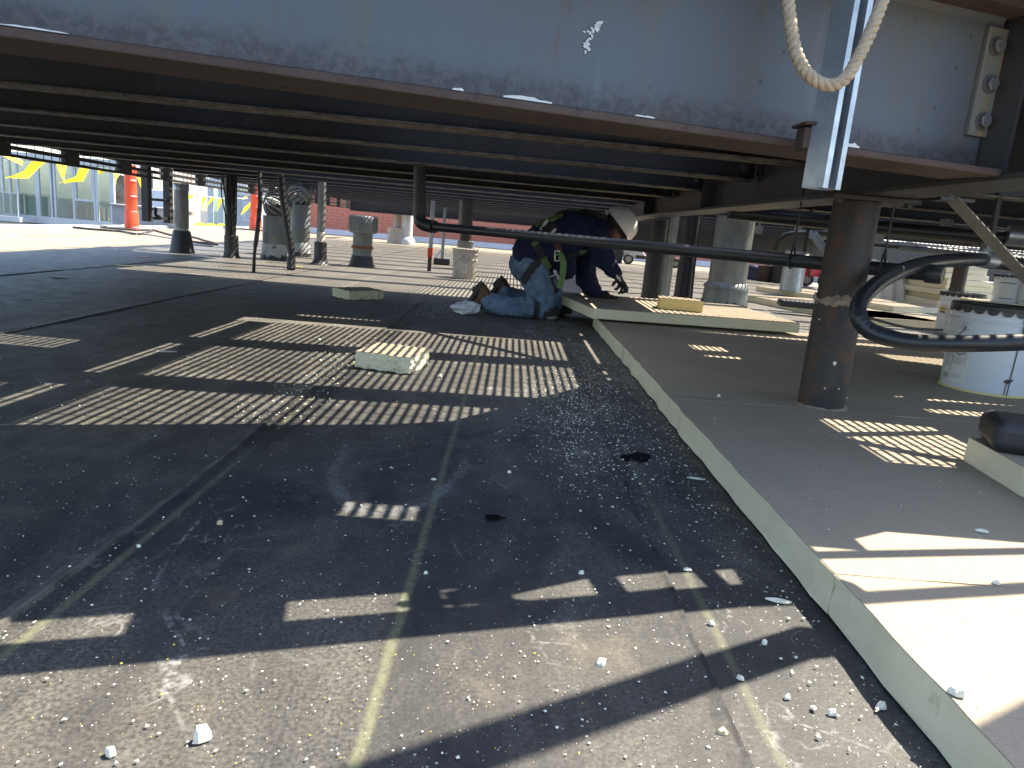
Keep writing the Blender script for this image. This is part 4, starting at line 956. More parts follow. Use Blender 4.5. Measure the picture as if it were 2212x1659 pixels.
# old beige bucket on the membrane
b = Pz(1000, 603); base = Vector((b.x, b.y+.14, 0))
t, rz_ = pail(base, .140, .166, .385, 'dirty beige plastic bucket standing behind the worker', 'pailold', None, None); A0 = va(base)
mb = MB(); mb.lathe([(.15, .33), (.0, .331)], base, 32, cap=False); part('contents', mb, 'concrete', t)
cpatch('label_sheet', base, rz_, A0-.18, A0+.22, .085, .29, 'labelpaper', t, 8)
rr = random.Random(16)
for i in range(11): cpatch('print_line', base, rz_, A0-.14, A0-.14+.32*rr.uniform(.7, 1), .095+i*.0085, .095+i*.0085+.004, 'inkgrey', t, 4, .002)
mb = MB(); pts = [(base.x+(rz_(.215)+.003)*math.cos(A0+.02+.15*math.cos(q_)), base.y+(rz_(.215)+.003)*math.sin(A0+.02+.15*math.cos(q_)), .225+.026*math.sin(q_)) for q_ in [2*math.pi*i/24 for i in range(25)]]
mb.tube(pts, .003, 6, cap=False); mb.tube([pts[9], pts[21]], .003, 6); part('warning_symbol', mb, 'ink', t)
lettering('WARNING', base, rz_, A0+.02, .262, .022, 'ink', t)
e0 = ear(t, base, rz_, .385, A0-.1, 0, 'pailold', .02)
mb = MB(); mb.tube(spline([e0, e0+Vector((-.06, -.02, -.05)), e0+Vector((-.15, .05, -.13))], 6), .003, 8); part('wire_handle', mb, 'steelbolt', t)

# ================================================================== ROOF VENTS AND POSTS, LEFT AND CENTRE
def zat(px, py, Y): return Qy(px, py, Y).z
b = Pz(383, 546); b = Vector((b.x, b.y+.14, 0)); zt_ = zat(390, 396, b.y)
t = pipe_thing('vent_pipe', 'tall grey vent pipe with tar-smeared flared boot, leftmost under the platform', 'pipe', b, [('stack', [(.090, .25), (.090, zt_-.08)], 'galvdull'), ('boot', [(.162, 0), (.150, .04), (.112, .27), (.100, .29)], 'tar'), ('band', [(.093, .275), (.096, .30), (.091, .32)], 'whitebase'), ('cap', [(.097, zt_-.085), (.097, zt_-.01), (.09, zt_)], 'galv')])
b = Pz(494, 557); b = Vector((b.x, b.y+.09, 0))
t = pipe_thing('steel_post', 'black post wrapped in hanging cables with tarred sleeve, left of the turbine vents', 'post', b, [('shaft', [(.060, .26), (.060, 1.05)], 'joist'), ('sleeve', [(.12, 0), (.098, .03), (.090, .08), (.088, .285), (.075, .29)], 'tar')])
rr = random.Random(14)
for i in range(11):
    a0 = rr.uniform(3.4, 6.2); x0 = math.cos(a0)*.085+rr.gauss(0, .015); y0 = math.sin(a0)*.08
    mb = MB(); mb.tube(spline([(b.x+x0*1.2, b.y+y0, 1.04), (b.x+x0+rr.gauss(0, .02), b.y+y0-.01, .8), (b.x+x0*.8+rr.gauss(0, .015), b.y+y0, .5), (b.x+x0*.6, b.y+y0*.9, .27)], 5), rr.uniform(.006, .012), 6); part('cable', mb, 'rubber', t, smooth=True)
p = Pz(481, 552); mb = MB(); q = Vector((p.x, p.y+.15, 0)); mb.lathe([(.045, 0), (.032, .03), (.030, .06), (.030, 1.0)], q, 20)
single('thin_pipe', mb, 'galvdull', 'thin brown-grey pipe close behind the cable-wrapped post', 'pipe', smooth=True)

def turbine(base, r, zh, Rb, tiltdir, label, seed):
    t = thing('turbine_vent', label, 'roof vent', base, 'turbine vents')
    mb = MB(); mb.lathe([(r, .13), (r, zh*.55), (r*1.02, zh*.56), (r*1.02, zh*.58), (r, zh*.59), (r*.98, zh)], base, 36); part('stack', mb, 'ventgrey', t, smooth=True)
    mb = MB(); mb.lathe([(r*1.12, 0), (r*1.08, .05), (r*1.03, .20), (r*1.0, .21)], base, 36); part('flashing_boot', mb, 'whitebase', t, smooth=True)
    mb = MB(); n = 30; vs = []; rr = random.Random(seed)
    for j in range(n):
        a = 2*math.pi*j/n; vs += [(base.x+r*1.2*math.cos(a), base.y+r*1.2*math.sin(a), .003), (base.x+r*1.10*math.cos(a), base.y+r*1.10*math.sin(a), .03+.05*rr.random())]
    mb.add(vs, [(j*2, ((j+1) % n)*2, ((j+1) % n)*2+1, j*2+1) for j in range(n)]); part('tar_edge', mb, 'tar', t)
    ax = Vector(tiltdir).normalized(); q = ax.to_track_quat('Z', 'Y').to_matrix(); c = Vector((base.x, base.y, zh+Rb*.72))
    # short neck, then a globe of curved overlapping blades
    mb = MB(); mb.tube([Vector((base.x, base.y, zh-.02)), c-ax*Rb*.5], [r*.85, Rb*.55], 24); part('neck', mb, 'ventgrey', t, smooth=True)
    nb_ = 17
    for k in range(nb_):
        a0 = 2*math.pi*k/nb_; mb = MB(); vs = []; m_ = 9
        for i in range(m_+1):
            th_ = -1.15+2.25*i/m_; z_ = Rb*.86*math.sin(th_); rr_ = Rb*math.cos(th_)
            for (da, dr) in ((0, 1.0), (.13, .985), (.21, .80)): vs.append(c + q @ Vector((rr_*dr*math.cos(a0+da), rr_*dr*math.sin(a0+da), z_)))
        mb.add(vs, [f for i in range(m_) for f in ((i*3, i*3+1, i*3+4, i*3+3), (i*3+1, i*3+2, i*3+5, i*3+4))]); part('blade', mb, 'galvdull', t, smooth=True)
    mb = MB(); mb.lathe([(Rb*.42, .80*Rb), (Rb*.40, .86*Rb), (.001, .93*Rb)], c, 28, q); part('top_disc', mb, 'galvdull', t, smooth=True)
    mb = MB(); mb.lathe([(Rb*.72, -.80*Rb), (Rb*.74, -.72*Rb), (Rb*.55, -.70*Rb)], c, 28, q, cap=False); part('lower_ring', mb, 'galvdull', t, smooth=True)
    mb = MB(); pts = [c+q @ Vector((Rb*1.18*math.cos(u_), 0, Rb*1.1*math.sin(u_))) for u_ in [-.9+2.0*i/10 for i in range(11)]]; mb.tube(pts, .006, 6); part('bearing_strap', mb, 'galvdull', t)
b = Pz(588, 562); b = Vector((b.x, b.y+.18, 0)); zh = zat(590, 466, b.y)
turbine(b, .185, zh, .205, (-.80, -.42, .42), 'grey turbine roof vent with round bladed head tilted left, in front of the other turbine', 3)
b2 = Pz(615, 556); b2 = Vector((b2.x+.05, b2.y+.55, 0)); turbine(b2, .15, zat(620, 440, b2.y), .195, (.75, -.40, .45), 'second turbine roof vent, half hidden right behind the first, head tilted right', 4)
# hanging hoses
t0 = [Qy(560, 372, 7.6), Qy(562, 430, 7.55), Qy(556, 500, 7.52), Qy(550, 545, 7.5), Pz(548, 589)]
mb = MB(); sp_ = spline(t0, 8); mb.tube(sp_, [.024 if i < 22 else .017 for i in range(len(sp_))], 10); single('hanging_hose', mb, 'rubber', 'thin black hose hanging to the roof left in front of the turbine vent', 'hose', 'hoses hanging from the platform', smooth=True)
t0 = [Qy(606, 372, 8.35), Qy(611, 430, 8.34), Qy(622, 500, 8.33), Qy(629, 545, 8.32), Pz(628, 584)]
t = thing('hanging_hose', 'thicker grey-black hose hanging to the roof right in front of the turbine vent', 'hose', t0[-1], 'hoses hanging from the platform')
mb = MB(); mb.tube(spline(t0, 8), .038, 12); part('hose_body', mb, 'rubber', t, smooth=True)
q = spline(t0, 8); mb = MB(); mb.tube(q[20:24], .047, 12); part('band', mb, 'column', t, smooth=True)
mb = MB(); mb.tube(q[26:32], .050, 12); part('tar_wrap', mb, 'tar', t, smooth=True)
b = Pz(688, 573); b = Vector((b.x, b.y+.08, 0)); zl = zat(690, 497, b.y); zm_ = zat(690, 522, b.y)
pipe_thing('vent_pipe', 'slim two-tone pipe with black sleeve between the turbines and the crowned vent', 'pipe', b, [('upper_pipe', [(.050, zm_+.11), (.050, 1.06)], 'galvdull'), ('lower_pipe', [(.054, .2), (.054, zm_+.12), (.05, zm_+.125)], 'pailold'), ('sleeve', [(.16, 0), (.10, .035), (.083, .08), (.080, .30), (.06, .305)], 'tar')])
b = Pz(776, 577); b = Vector((b.x, b.y+.16, 0)); zc0 = zat(778, 504, b.y); zc1 = zat(778, 466, b.y)
t = pipe_thing('crowned_vent', 'grey roof vent with slotted crown and rusty ring left of the drain pipe', 'roof vent', b, [('stack', [(.132, .08), (.132, zc0+.02)], 'ventgrey'), ('boot', [(.190, 0), (.165, .04), (.142, .14), (.134, .15)], 'tar'), ('rust_ring', [(.150, .245), (.150, .262), (.133, .285)], mat('rusty ring', (.25, .10, .045), (.16, .07, .035), 16, .8, .1, .3, 60))])
mb = MB(); mb.lathe([(.135, zc0), (.185, zc0+.012), (.190, zc0+.03), (.190, zc1-.012), (.180, zc1), (.001, zc1+.01)], b, 40); part('crown', mb, 'galvdull', t, smooth=True)
for k in range(30):
    a = 2*math.pi*k/30; mb = MB(); mb.box((b.x+.192*math.cos(a), b.y+.192*math.sin(a), (zc0+zc1)/2+.008), (.006, .014, zc1-zc0-.06), a); part('crown_fin', mb, 'ventgrey', t)
# slotted poles by the bucket
p = Pz(927, 586); t = thing('marker_pole', 'slotted pole spray-painted orange on its lower half left of the bucket', 'pole', p)
zq = zat(928, 535, p.y); zp = zat(930, 433, p.y)
unistrut(t, p.x, p.y, zq, zp, .05, .3, 'galv', nm='upper_channel')
mb = MB(); mb.bx(p.x-.034, p.x+.034, p.y-.03, p.y+.03, .20, zq); part('painted_channel', mb, 'orangepaint', t, bevel=.004)
mb = MB(); mb.bx(p.x-.026, p.x+.026, p.y-.02, p.y+.02, 0, .20); part('rusty_foot', mb, 'flange', t, bevel=.004)
p = Pz(954, 572); t = thing('slotted_pole', 'thin galvanised pole with black foot between the orange pole and the bucket', 'pole', p)
unistrut(t, p.x, p.y, .10, zat(958, 448, p.y), .048, .2, 'galv', nm='channel')
mb = MB(); mb.prism([(p.x-.13, p.y-.1, 0), (p.x+.13, p.y-.1, 0), (p.x+.13, p.y+.1, 0), (p.x-.13, p.y+.1, 0)], (0, 0, .10)); part('foot', mb, 'tar', t, bevel=.02)
mb = MB(); mb.bar((p.x-.1, p.y-.12, .11), (p.x, p.y-.02, .26), .04, .01); part('foot_gusset', mb, 'galv', t)
b = Qy(1003, 560, 11.2); b = Vector((b.x, 11.2, 0)); zj = zat(1003, 521, 11.2)
pipe_thing('vent_pipe', 'dark pipe with pale ribbed collar rising just behind the beige bucket', 'pipe', b, [('pipe', [(.09, 0), (.09, 1.05)], 'column'), ('collar', [(.10, zj-.22), (.125, zj-.21), (.125, zj-.03), (.13, zj), (.10, zj+.01)], 'galvdull')])
p = Pz(1002, 498); 
b = Qy(1005, 480, 11.6); t = thing('slotted_pole', 'short galvanised channel hanging above the drain pipe over the bucket', 'pole', (b.x, 11.6, .7)); unistrut(t, b.x-.08, 11.6, .55, 1.05, .06, .1, 'galv', nm='channel')
# white pipes in front of the brick wall
for (px, r_, mt, lab) in ((857, .10, 'pailold', 'cream pipe with plinth standing in front of the brick wall'), (879, .16, 'white', 'white round duct standing in front of the brick wall')):
    q = Qy(px, 500, 20.5); q = Vector((q.x, 20.5, 0)); pf = [('stack', [(r_, .1), (r_, 1.9)], mt), ('foot', [(r_*1.5, 0), (r_*1.5, .12), (r_*1.1, .2)], mt)]
    if r_ < .15: pf.append(('plinth', [(r_*2.6, 0), (r_*2.6, .25), (r_*2.3, .27), (r_*2.7, .42), (r_*1.2, .44)], 'pailold'))
    pipe_thing('wall_pipe', lab, 'pipe', q, pf)

# ================================================================== LEFT EDGE: CHUTES, LADDER, PENNANTS
for (px, py, lab) in ((285, 497, 'orange plastic chute standing on the roof edge behind the black ladder frame'), (552, 498, 'orange plastic chute on the roof edge, mostly hidden by the left turbine vent')):
    b = Pz(px, py); b = Vector((b.x, b.y, 0)); t = thing('debris_chute', lab, 'chute', b, 'orange chutes on the roof edge'); rb_ = 24/FPX*b.y*.5 if px < 400 else 22/FPX*b.y*.5
    segs = 7; hs = .36
    for k in range(segs):
        z0 = .03+k*hs*.86; f_ = 1.18 if k == 0 else 1.0
        mb = MB(); mb.lathe([(rb_*f_*1.04, z0), (rb_*f_*.98, z0+.03), (rb_*.94*f_, z0+hs-.03), (rb_*.99, z0+hs)], b, 28); part('segment', mb, 'orange', t, smooth=True)
        mb = MB(); a0 = -1.1; vs = []
        for i in range(9):
            a = a0+1.0*i/8; vs += [(b.x+rb_*1.06*f_*math.cos(a), b.y+rb_*1.06*f_*math.sin(a), z0+.02), (b.x+rb_*1.06*f_*math.cos(a), b.y+rb_*1.06*f_*math.sin(a), z0+.045)]
        mb.add(vs, [(i*2, i*2+2, i*2+3, i*2+1) for i in range(8)]); part('strap', mb, 'white', t)
    mb = MB(); mb.bx(b.x-rb_*3.4, b.x+rb_*2.2, b.y-.35, b.y+.35, 0, .03); part('foot_board', mb, 'tar', t)
# black ladder frame hanging from the fascia
X_ = -4.70; t = thing('ladder_frame', 'black ladder-like frame hanging beside the leftmost vent pipe', 'ladder', Qx(340, 480, X_))
pA, pB, pC, pD = Qx(318, 478, X_), Qx(326, 380, X_), Qx(364, 482, X_), Qx(372, 390, X_)
for (a, c) in ((pA, pB), (pC, pD)):
    c = Vector((a.x, a.y, 1.20)); mb = MB(); mb.bar(a, c, .09, .10, (0, 1, 0)); part('stile', mb, 'joist', t, bevel=.004)
for (u, v) in ((471, 474), (430, 436)):
    mb = MB(); z_ = Qx(320, u, X_).z; mb.bar((pA.x, pA.y+.03, z_), (pC.x, pC.y-.03, z_), .035, .035); part('rung', mb, 'joist', t)
q = Qx(327, 452, X_); mb = MB(); mb.tube(spline([q, q+Vector((0, .12, .01)), q+Vector((0, .10, -.06)), q+Vector((0, .22, -.10))], 5), .02, 8); part('latch', mb, 'rubber', t)
# pennant lines
def pennant_line(name, label, X, string, flags, thick=.006):
    t = thing(name, label, 'pennants', Qx(*string[0], X))
    mb = MB(); mb.tube([Qx(x_, y_, X) for x_, y_ in string], .012, 6); part('string', mb, 'white', t)
    for fl in flags:
        pts = [Qx(x_, y_, X)+Vector((dx, 0, 0)) for x_, y_, dx in fl]; mb = MB(); n = len(pts)
        vs = pts+[p_+Vector((thick, 0, 0)) for p_ in pts]; fs = []
        # strip: left rail 0..k, right rail k+1..n-1 (outline order), triangulated as a fan of pairs
        k = n//2
        left = list(range(0, k)); right = list(range(n-1, k-1, -1)); m_ = max(len(left), len(right))
        for i in range(m_-1):
            a_, b__ = left[min(i, len(left)-1)], left[min(i+1, len(left)-1)]; c__, d__ = right[min(i+1, len(right)-1)], right[min(i, len(right)-1)]
            f_ = [a_]; 
            for z_ in (b__, c__, d__):
                if z_ not in f_: f_.append(z_)
            if len(f_) > 2: fs += [tuple(f_), tuple(n+z_ for z_ in reversed(f_))]
        fs += [(i, (i+1) % n, n+(i+1) % n, n+i) for i in range(n)]
        mb.add(vs, fs); part('flag', mb, 'yellow', t)
def c8(x_, y_, dx=0): return (x_/6.32*.8848, (340+y_/6.32)*.8848, dx)
fl1 = [[c8(490, 335), c8(440, 500, -.08), c8(260, 612, -.2), c8(470, 610, -.05), c8(690, 352)],
       [c8(865, 385), c8(885, 560, .06), c8(925, 685, .1), c8(985, 590, 0), c8(1030, 400)],
       [c8(1225, 440), c8(1205, 580, -.05), c8(1075, 690, -.2), c8(1275, 650, 0), c8(1368, 460)],
       [c8(1500, 480), c8(1520, 520), c8(1550, 545), c8(1580, 520), c8(1605, 492)],
       [c8(1745, 525), c8(1712, 620, .08), c8(1712, 712, .1), c8(1785, 640), c8(1845, 540)],
       [c8(1985, 560), c8(2000, 640, .1), c8(2012, 690, .1), c8(2022, 640), c8(2025, 572)],
       [c8(2112, 585), c8(2140, 760, .05), c8(2160, 915, .1), c8(2185, 760), c8(2214, 600)],
       [c8(20, 245), c8(90, 320, .08), c8(250, 395, .1), c8(300, 330, .05), c8(200, 270)]]
pennant_line('pennant_line', 'line of yellow warning pennants fluttering at the left edge below the fascia', -8.25, [(-40, 326), (30, 342), (100, 347), (150, 357), (215, 366), (260, 377), (320, 392)], fl1)
def c9(x_, y_, dx=0): return ((330+x_/6.703)*.8848, (420+y_/6.703)*.8848, dx)
fl2 = [[c9(845, 365), c9(830, 420), c9(850, 452), c9(905, 425), c9(965, 385)],
       [c9(1105, 405), c9(1095, 500), c9(1088, 575), c9(1120, 500), c9(1165, 410)],
       [c9(1240, 420), c9(1170, 540), c9(1115, 655), c9(1190, 540), c9(1305, 425)],
       [c9(1370, 430), c9(1350, 540), c9(1338, 635), c9(1390, 540), c9(1428, 432)],
       [c9(1800, 395), c9(1770, 430), c9(1750, 450), c9(1800, 440), c9(1835, 400)],
       [c9(1880, 500), c9(1780, 590), c9(1730, 700), c9(1800, 650), c9(1915, 520)]]
pennant_line('pennant_line', 'farther line of small yellow pennants in front of the pale grey box', -8.15, [c9(780, 350)[:2], c9(1060, 392)[:2], c9(1430, 432)[:2], c9(1840, 432)[:2]], fl2)
for i, (x0, y0) in enumerate(((1040, 885), (1215, 895), (1385, 900))):
    p = Pz(*c9(x0, y0+15)[:2]); mb = MB(); mb.prism([(p.x-.22, p.y-.05, .006), (p.x+.25, p.y, .006), (p.x+.1, p.y+.12, .10), (p.x-.05, p.y+.15, .13)], (0, .015, .002)); single('fallen_pennant', mb, 'yellow', f'{["left", "middle", "right"][i]} of three yellow pennants lying on the roof before the pale grey box', 'pennant', 'fallen pennants')
# hoses and cords lying on the sunlit strip
for (pts, r_, mt, lab) in (([(140, 490), (175, 495), (235, 500), (262, 502), (300, 508), (330, 500)], .02, 'rubber', 'dark cable lying on the sunlit roof left of the orange chute'),
                           ([(330, 498), (380, 512), (420, 515), (440, 521), (470, 530), (440, 527), (400, 522)], .018, 'flange', 'brown cord lying on the sunlit roof behind the leftmost vent'),
                           ([(300, 505), (345, 512), (380, 518), (425, 530), (460, 533)], .015, 'pailold', 'pale cord lying on the sunlit roof behind the leftmost vent')):
    q = [Pz(x_, y_)+Vector((0, 0, r_)) for x_, y_ in pts]; mb = MB(); mb.tube(spline(q, 6), r_, 8); single('cord', mb, mt, lab, 'cord', 'cords on the roof', smooth=True)

# ================================================================== RIGHT BACKGROUND
# wheeled cart behind the worker's hand
p = Pz(1356, 571); Yc = p.y
def wheel(root, c, r_, w_, ax=(0, 1, 0), hub='wheelgrey'):
    q = Vector(ax).to_track_quat('Z', 'Y').to_matrix(); c = Vector(c)
    mb = MB(); mb.lathe([(r_*.62, -w_/2), (r_*.94, -w_/2), (r_, -w_*.3), (r_, w_*.3), (r_*.94, w_/2), (r_*.62, w_/2), (r_*.62, -w_/2)], c, 28, q, cap=False); wh = part('wheel', mb, 'rubber', root, smooth=True)
    mb = MB(); mb.lathe([(r_*.62, -w_*.35), (r_*.62, w_*.35)], c, 24, q); mb.lathe([(r_*.2, -w_*.55), (r_*.2, w_*.55)], c, 12, q)
    for k in range(5):
        a = 2*math.pi*k/5; mb.lathe([(r_*.12, -w_*.40), (r_*.12, w_*.40)], c+q @ Vector((r_*.40*math.cos(a), r_*.40*math.sin(a), 0)), 10, q)
    part('hub', mb, hub, wh)
t = thing('hand_cart', 'low white and green wheeled cart in sunlight beyond the worker\'s raised hand', 'cart', (p.x, Yc, 0)); r_ = .14
wheel(t, (p.x, Yc, r_), r_, .06); wheel(t, (p.x+1.3, Yc+.1, r_), r_, .06)
mb = MB(); mb.prism([(p.x-.12, Yc+.05, .18), (p.x+.55, Yc+.05, .18), (p.x+.35, Yc+.05, .42), (p.x-.02, Yc+.05, .50), (p.x-.10, Yc+.05, .42)], (0, .5, 0)); part('tank', mb, 'white', t, bevel=.03)
mb = MB(); mb.bx(p.x+.2, p.x+1.5, Yc+.04, Yc+.5, .17, .26); part('frame', mb, 'flange', t)
mb = MB(); mb.bx(p.x-.45, p.x-.15, Yc+.1, Yc+.5, .0, .42); part('dark_box', mb, 'blackbag', t, bevel=.01)
mb = MB(); mb.bx(p.x-.9, p.x-.47, Yc+.2, Yc+.6, .0, .30); part('pale_box', mb, 'white', t, bevel=.01)
# rubbish bucket, black bag, dark tarp
p = Pz(1655, 609); b = Vector((p.x, p.y+.15, 0)); t = thing('rubbish_bucket', 'brown tar-stained bucket full of scraps beside the black bag', 'bucket', b)
mb = MB(); mb.lathe([(.15, 0), (.165, .05), (.17, .33), (.18, .35), (.15, .34), (.14, .30)], b, 28); part('body', mb, 'brownbag', t, smooth=True)
rr = random.Random(31)
for k in range(7):
    a = rr.uniform(0, 6.28); mb = MB(); c = b+Vector((.08*math.cos(a), .08*math.sin(a), .35)); mb.bar(c-Vector((0, 0, .1)), c+Vector((rr.gauss(0, .06), rr.gauss(0, .05), rr.uniform(.05, .16))), .03, .012); part('scrap', mb, ['galvdull', 'white', 'column'][k % 3], t)
p = Pz(1690, 613); mb = MB(); mb.prism([(p.x-.18, p.y, 0), (p.x+.22, p.y, 0), (p.x+.25, p.y+.02, .35), (p.x+.17, p.y+.05, .52), (p.x-.05, p.y+.05, .55), (p.x-.19, p.y+.02, .36)], (0, .28, 0)); single('tool_bag', mb, 'blackbag', 'upright black fabric bag between the brown bucket and the silver stub', 'bag', bevel=.04)
p = Pz(1612, 604); mb = MB(); mb.prism([(p.x-.5, p.y, 0), (p.x+.5, p.y, 0), (p.x+.45, p.y+.1, .27), (p.x, p.y+.15, .36), (p.x-.5, p.y+.1, .3)], (0, .8, 0)); single('folded_tarp', mb, 'jacket', 'folded dark blue tarpaulin left of the brown bucket', 'tarpaulin', bevel=.05)
p = Pz(1716, 630, .085); b = Vector((p.x, p.y+.17, .086))
pipe_thing('pipe_stub', 'short wide silver pipe stub standing on the far boards left of the round column', 'pipe', b, [('stub', [(.175, 0), (.17, .02), (.17, .62)], 'galv')])
# red hand truck
p = Pz(1768, 622); t = thing('hand_truck', 'red wheeled hand truck half hidden behind the round column', 'hand truck', (p.x, p.y, 0))
wheel(t, (p.x-.14, p.y+.35, .15), .15, .07); wheel(t, (p.x+.12, p.y, .16), .16, .07)
mb = MB(); mb.bx(p.x-.25, p.x+.1, p.y+.15, p.y+.4, .22, .62); part('red_body', mb, 'red', t, bevel=.03)
mb = MB(); mb.bx(p.x+.12, p.x+.18, p.y+.1, p.y+.16, .2, .8); mb.bx(p.x+.26, p.x+.32, p.y+.1, p.y+.16, .2, .8); mb.bx(p.x+.12, p.x+.32, p.y+.1, p.y+.16, .45, .5); part('handle_frame', mb, 'white', t)
mb = MB(); mb.tube([(p.x-.2, p.y+.1, .2), (p.x-.2, p.y+.1, .75)], .02, 8); part('upright', mb, 'joist', t)
# tarpaulin mound
a, b_ = Pz(1888, 652), Pz(2010, 664); c = (a+b_)/2+Vector((0, .8, 0)); mb = MB(); nx, ny = 40, 22; vs = []; rr = random.Random(40)
wdx = (b_.x-a.x)*.62
for j in range(ny+1):
    for i in range(nx+1):
        u, v = i/nx*2-1, j/ny*2-1; env = max(0, 1-abs(u)**3)*max(0, 1-v*v*v*v)
        z_ = .62*env**.7*(1-.25*u) + .03*math.sin(u*13+v*4+2*math.sin(v*5))*env + .02*math.sin(u*29-v*7)*env
        vs.append((c.x+u*wdx, c.y+v*.9+.03*math.sin(u*17), max(.003, z_)))
mb.add(vs, [(j*(nx+1)+i, j*(nx+1)+i+1, (j+1)*(nx+1)+i+1, (j+1)*(nx+1)+i) for j in range(ny) for i in range(nx)])
o = single('tarpaulin', mb, 'tarp', 'cream tarpaulin draped over a mound left of the insulation stack', 'tarpaulin', smooth=True)
# insulation stack
q = Qy(2075, 640, 10.8)
for k in range(9):
    z0 = .003+k*.083; rr = random.Random(60+k); dx = rr.uniform(-.08, .08); xl = Qy(2040 if k > 3 else 2030, 600, 10.8).x+dx; xr = Qy([2190, 2170, 2166, 2160, 2150, 2145, 2130, 2125, 2122][k], 600, 10.8).x+dx*.3
    mb = MB(); mb.bx(xl, xr, 10.7+rr.uniform(-.03, .03), 11.9, z0, z0+.080); single('stacked_board', mb, 'foam', f'cream foam board, {ORD[k]} from the bottom of the stack at far right', 'board', 'stack of foam boards', bevel=.004)
q = Qy(2072, 600, 9.2); b = Vector((q.x, 9.2, 0))
pipe_thing('steel_post', 'rusty brown pipe post in front of the insulation stack', 'post', b, [('shaft', [(.085, .40), (.085, 1.0)], 'column'), ('lower_sleeve', [(.092, 0), (.092, .40), (.086, .41)], 'flange')])
# crumpled plastic bag by the pails
def blob(name, c, r_, sc_, mt, label, cat, seed, amp=.35, group=None, n=18, k=12):
    rr = random.Random(seed); mb = MB(); mb.ball((0, 0, 0), 1, n, k); ph = [(Vector((rr.gauss(0, 1), rr.gauss(0, 1), rr.gauss(0, 1)))*2.4, rr.uniform(0, 6)) for _ in range(7)]
    for i, v in enumerate(mb.v):
        f_ = 1+amp*sum(abs(math.sin(v.dot(a_)+p_))-.6 for a_, p_ in ph)/4; v2 = v*f_; mb.v[i] = Vector((c[0]+v2.x*r_*sc_[0], c[1]+v2.y*r_*sc_[1], c[2]+max(0.001, (v2.z+1)*.5*2*r_*sc_[2]*.5)))
    return single(name, mb, mt, label, cat, group)
q = Pz(2118, 690); blob('plastic_bag', (q.x+.05, q.y+.5, .0), .15, (1, .8, 1.9), 'white', 'crumpled clear-white plastic bag between the white pails', 'bag', 3)
q = Pz(1005, 681); blob('rag', (q.x-.0, q.y+.05, 0), .105, (1, .7, 1.0), 'rag', 'crumpled white rag behind the worker\'s boot', 'rag', 11, .5)

# ------------------------------------------------------------------ services under the right bay
rr = random.Random(77); labs = ['lowest', 'second lowest', 'third lowest', 'fourth lowest', 'fifth lowest', 'sixth lowest', 'seventh lowest', 'eighth lowest', 'ninth lowest', 'tenth lowest', 'eleventh lowest', 'topmost']
for k in range(12):
    y0 = 5.4+.36*(k % 7)+rr.uniform(-.1, .1); z0 = .775+.017*k; x0 = 2.75+rr.uniform(0, .5); r_ = rr.choice([.012, .016, .021, .028])
    pts = [(x0+i*1.0, y0+.12*math.sin(i*.9+k)+.03*i, z0+.008*math.sin(i*1.7+k*2)) for i in range(5)]
    mb = MB(); mb.tube(spline(pts, 5), r_, 10); single('conduit', mb, ['galvdull', 'abs', 'rubber', 'galvdull'][k % 4], f'conduit running under the right bay behind the round column, {labs[k]} of the bundle', 'conduit', 'conduits under the right bay', smooth=True)
# bigger pipe with coupling at the top right
a, b_ = Qy(1990, 500, 4.6), Qy(2240, 520, 4.4)
t = thing('service_pipe', 'dark service pipe with a shiny coupling under the deck at far right', 'pipe', a)
mb = MB(); mb.tube([a+Vector((-1.2, .1, .02)), a, b_, b_+(b_-a)], .045, 16); part('run', mb, 'abs', t, smooth=True)
q = Qy(2195, 510, 4.4); dq = (b_-a).normalized(); mb = MB(); mb.tube([q-dq*.05, q+dq*.05], .060, 18); part('coupling', mb, 'galv', t, smooth=True)
for i, (px, py, Y_) in enumerate(((1900, 512, 6.0), (2046, 487, 5.0), (1725, 497, 7.0), (1640, 497, 8.0))):
    q = Qy(px, py, Y_); mb = MB(); mb.bx(q.x-.035, q.x+.035, q.y-.005, q.y+.03, q.z-.04, q.z+.04); mb.tube([(q.x, q.y+.012, q.z+.04), (q.x, q.y+.012, 1.0)], .008, 6)
    single('strut_clip', mb, 'galvdull', f'small galvanised clip hanging under the right bay, {["above the hose loop", "near the slanting brace", "left of the round column", "beside the thick galvanised pipe"][i]}', 'clip', 'clips under the deck')
# sagging electrical whip and hanger struts right of the thick pipe
pts = [Qy(1885, 498, 5.8), Qy(1860, 505, 5.9), Qy(1720, 505, 6.6), Qy(1688, 515, 6.7), Qy(1676, 538, 6.75)]
mb = MB(); mb.tube(spline(pts, 8), .026, 12); single('flexible_conduit', mb, 'rubber', 'flexible black conduit bending down right of the thick galvanised pipe', 'conduit', smooth=True)
mb = MB(); a, b_ = Qy(1748, 500, 6.2), Qy(1792, 560, 6.1); mb.bar(a, b_, .035, .03, (0, -1, 0)); mb.bar(a+Vector((.05, 0, 0)), b_+Vector((.05, 0, 0)), .02, .03, (0, -1, 0)); single('strut_brace', mb, 'galvdull', 'thin slanting channel brace left of the round column, under the deck', 'brace')
# striped valve body catching the light behind the pipe
b = Qy(1735, 560, 5.2); t = thing('junction_dome', 'small round housing striped by sunlight just above the drain pipe', 'housing', b)
mb = MB(); mb.ball(b, .075, 18, 12, (1.2, 1, .7)); part('shell', mb, 'pailold', t, smooth=True); mb = MB(); mb.tube([b, b+Vector((0, 0, .42))], .012, 8); part('stem', mb, 'rubber', t)
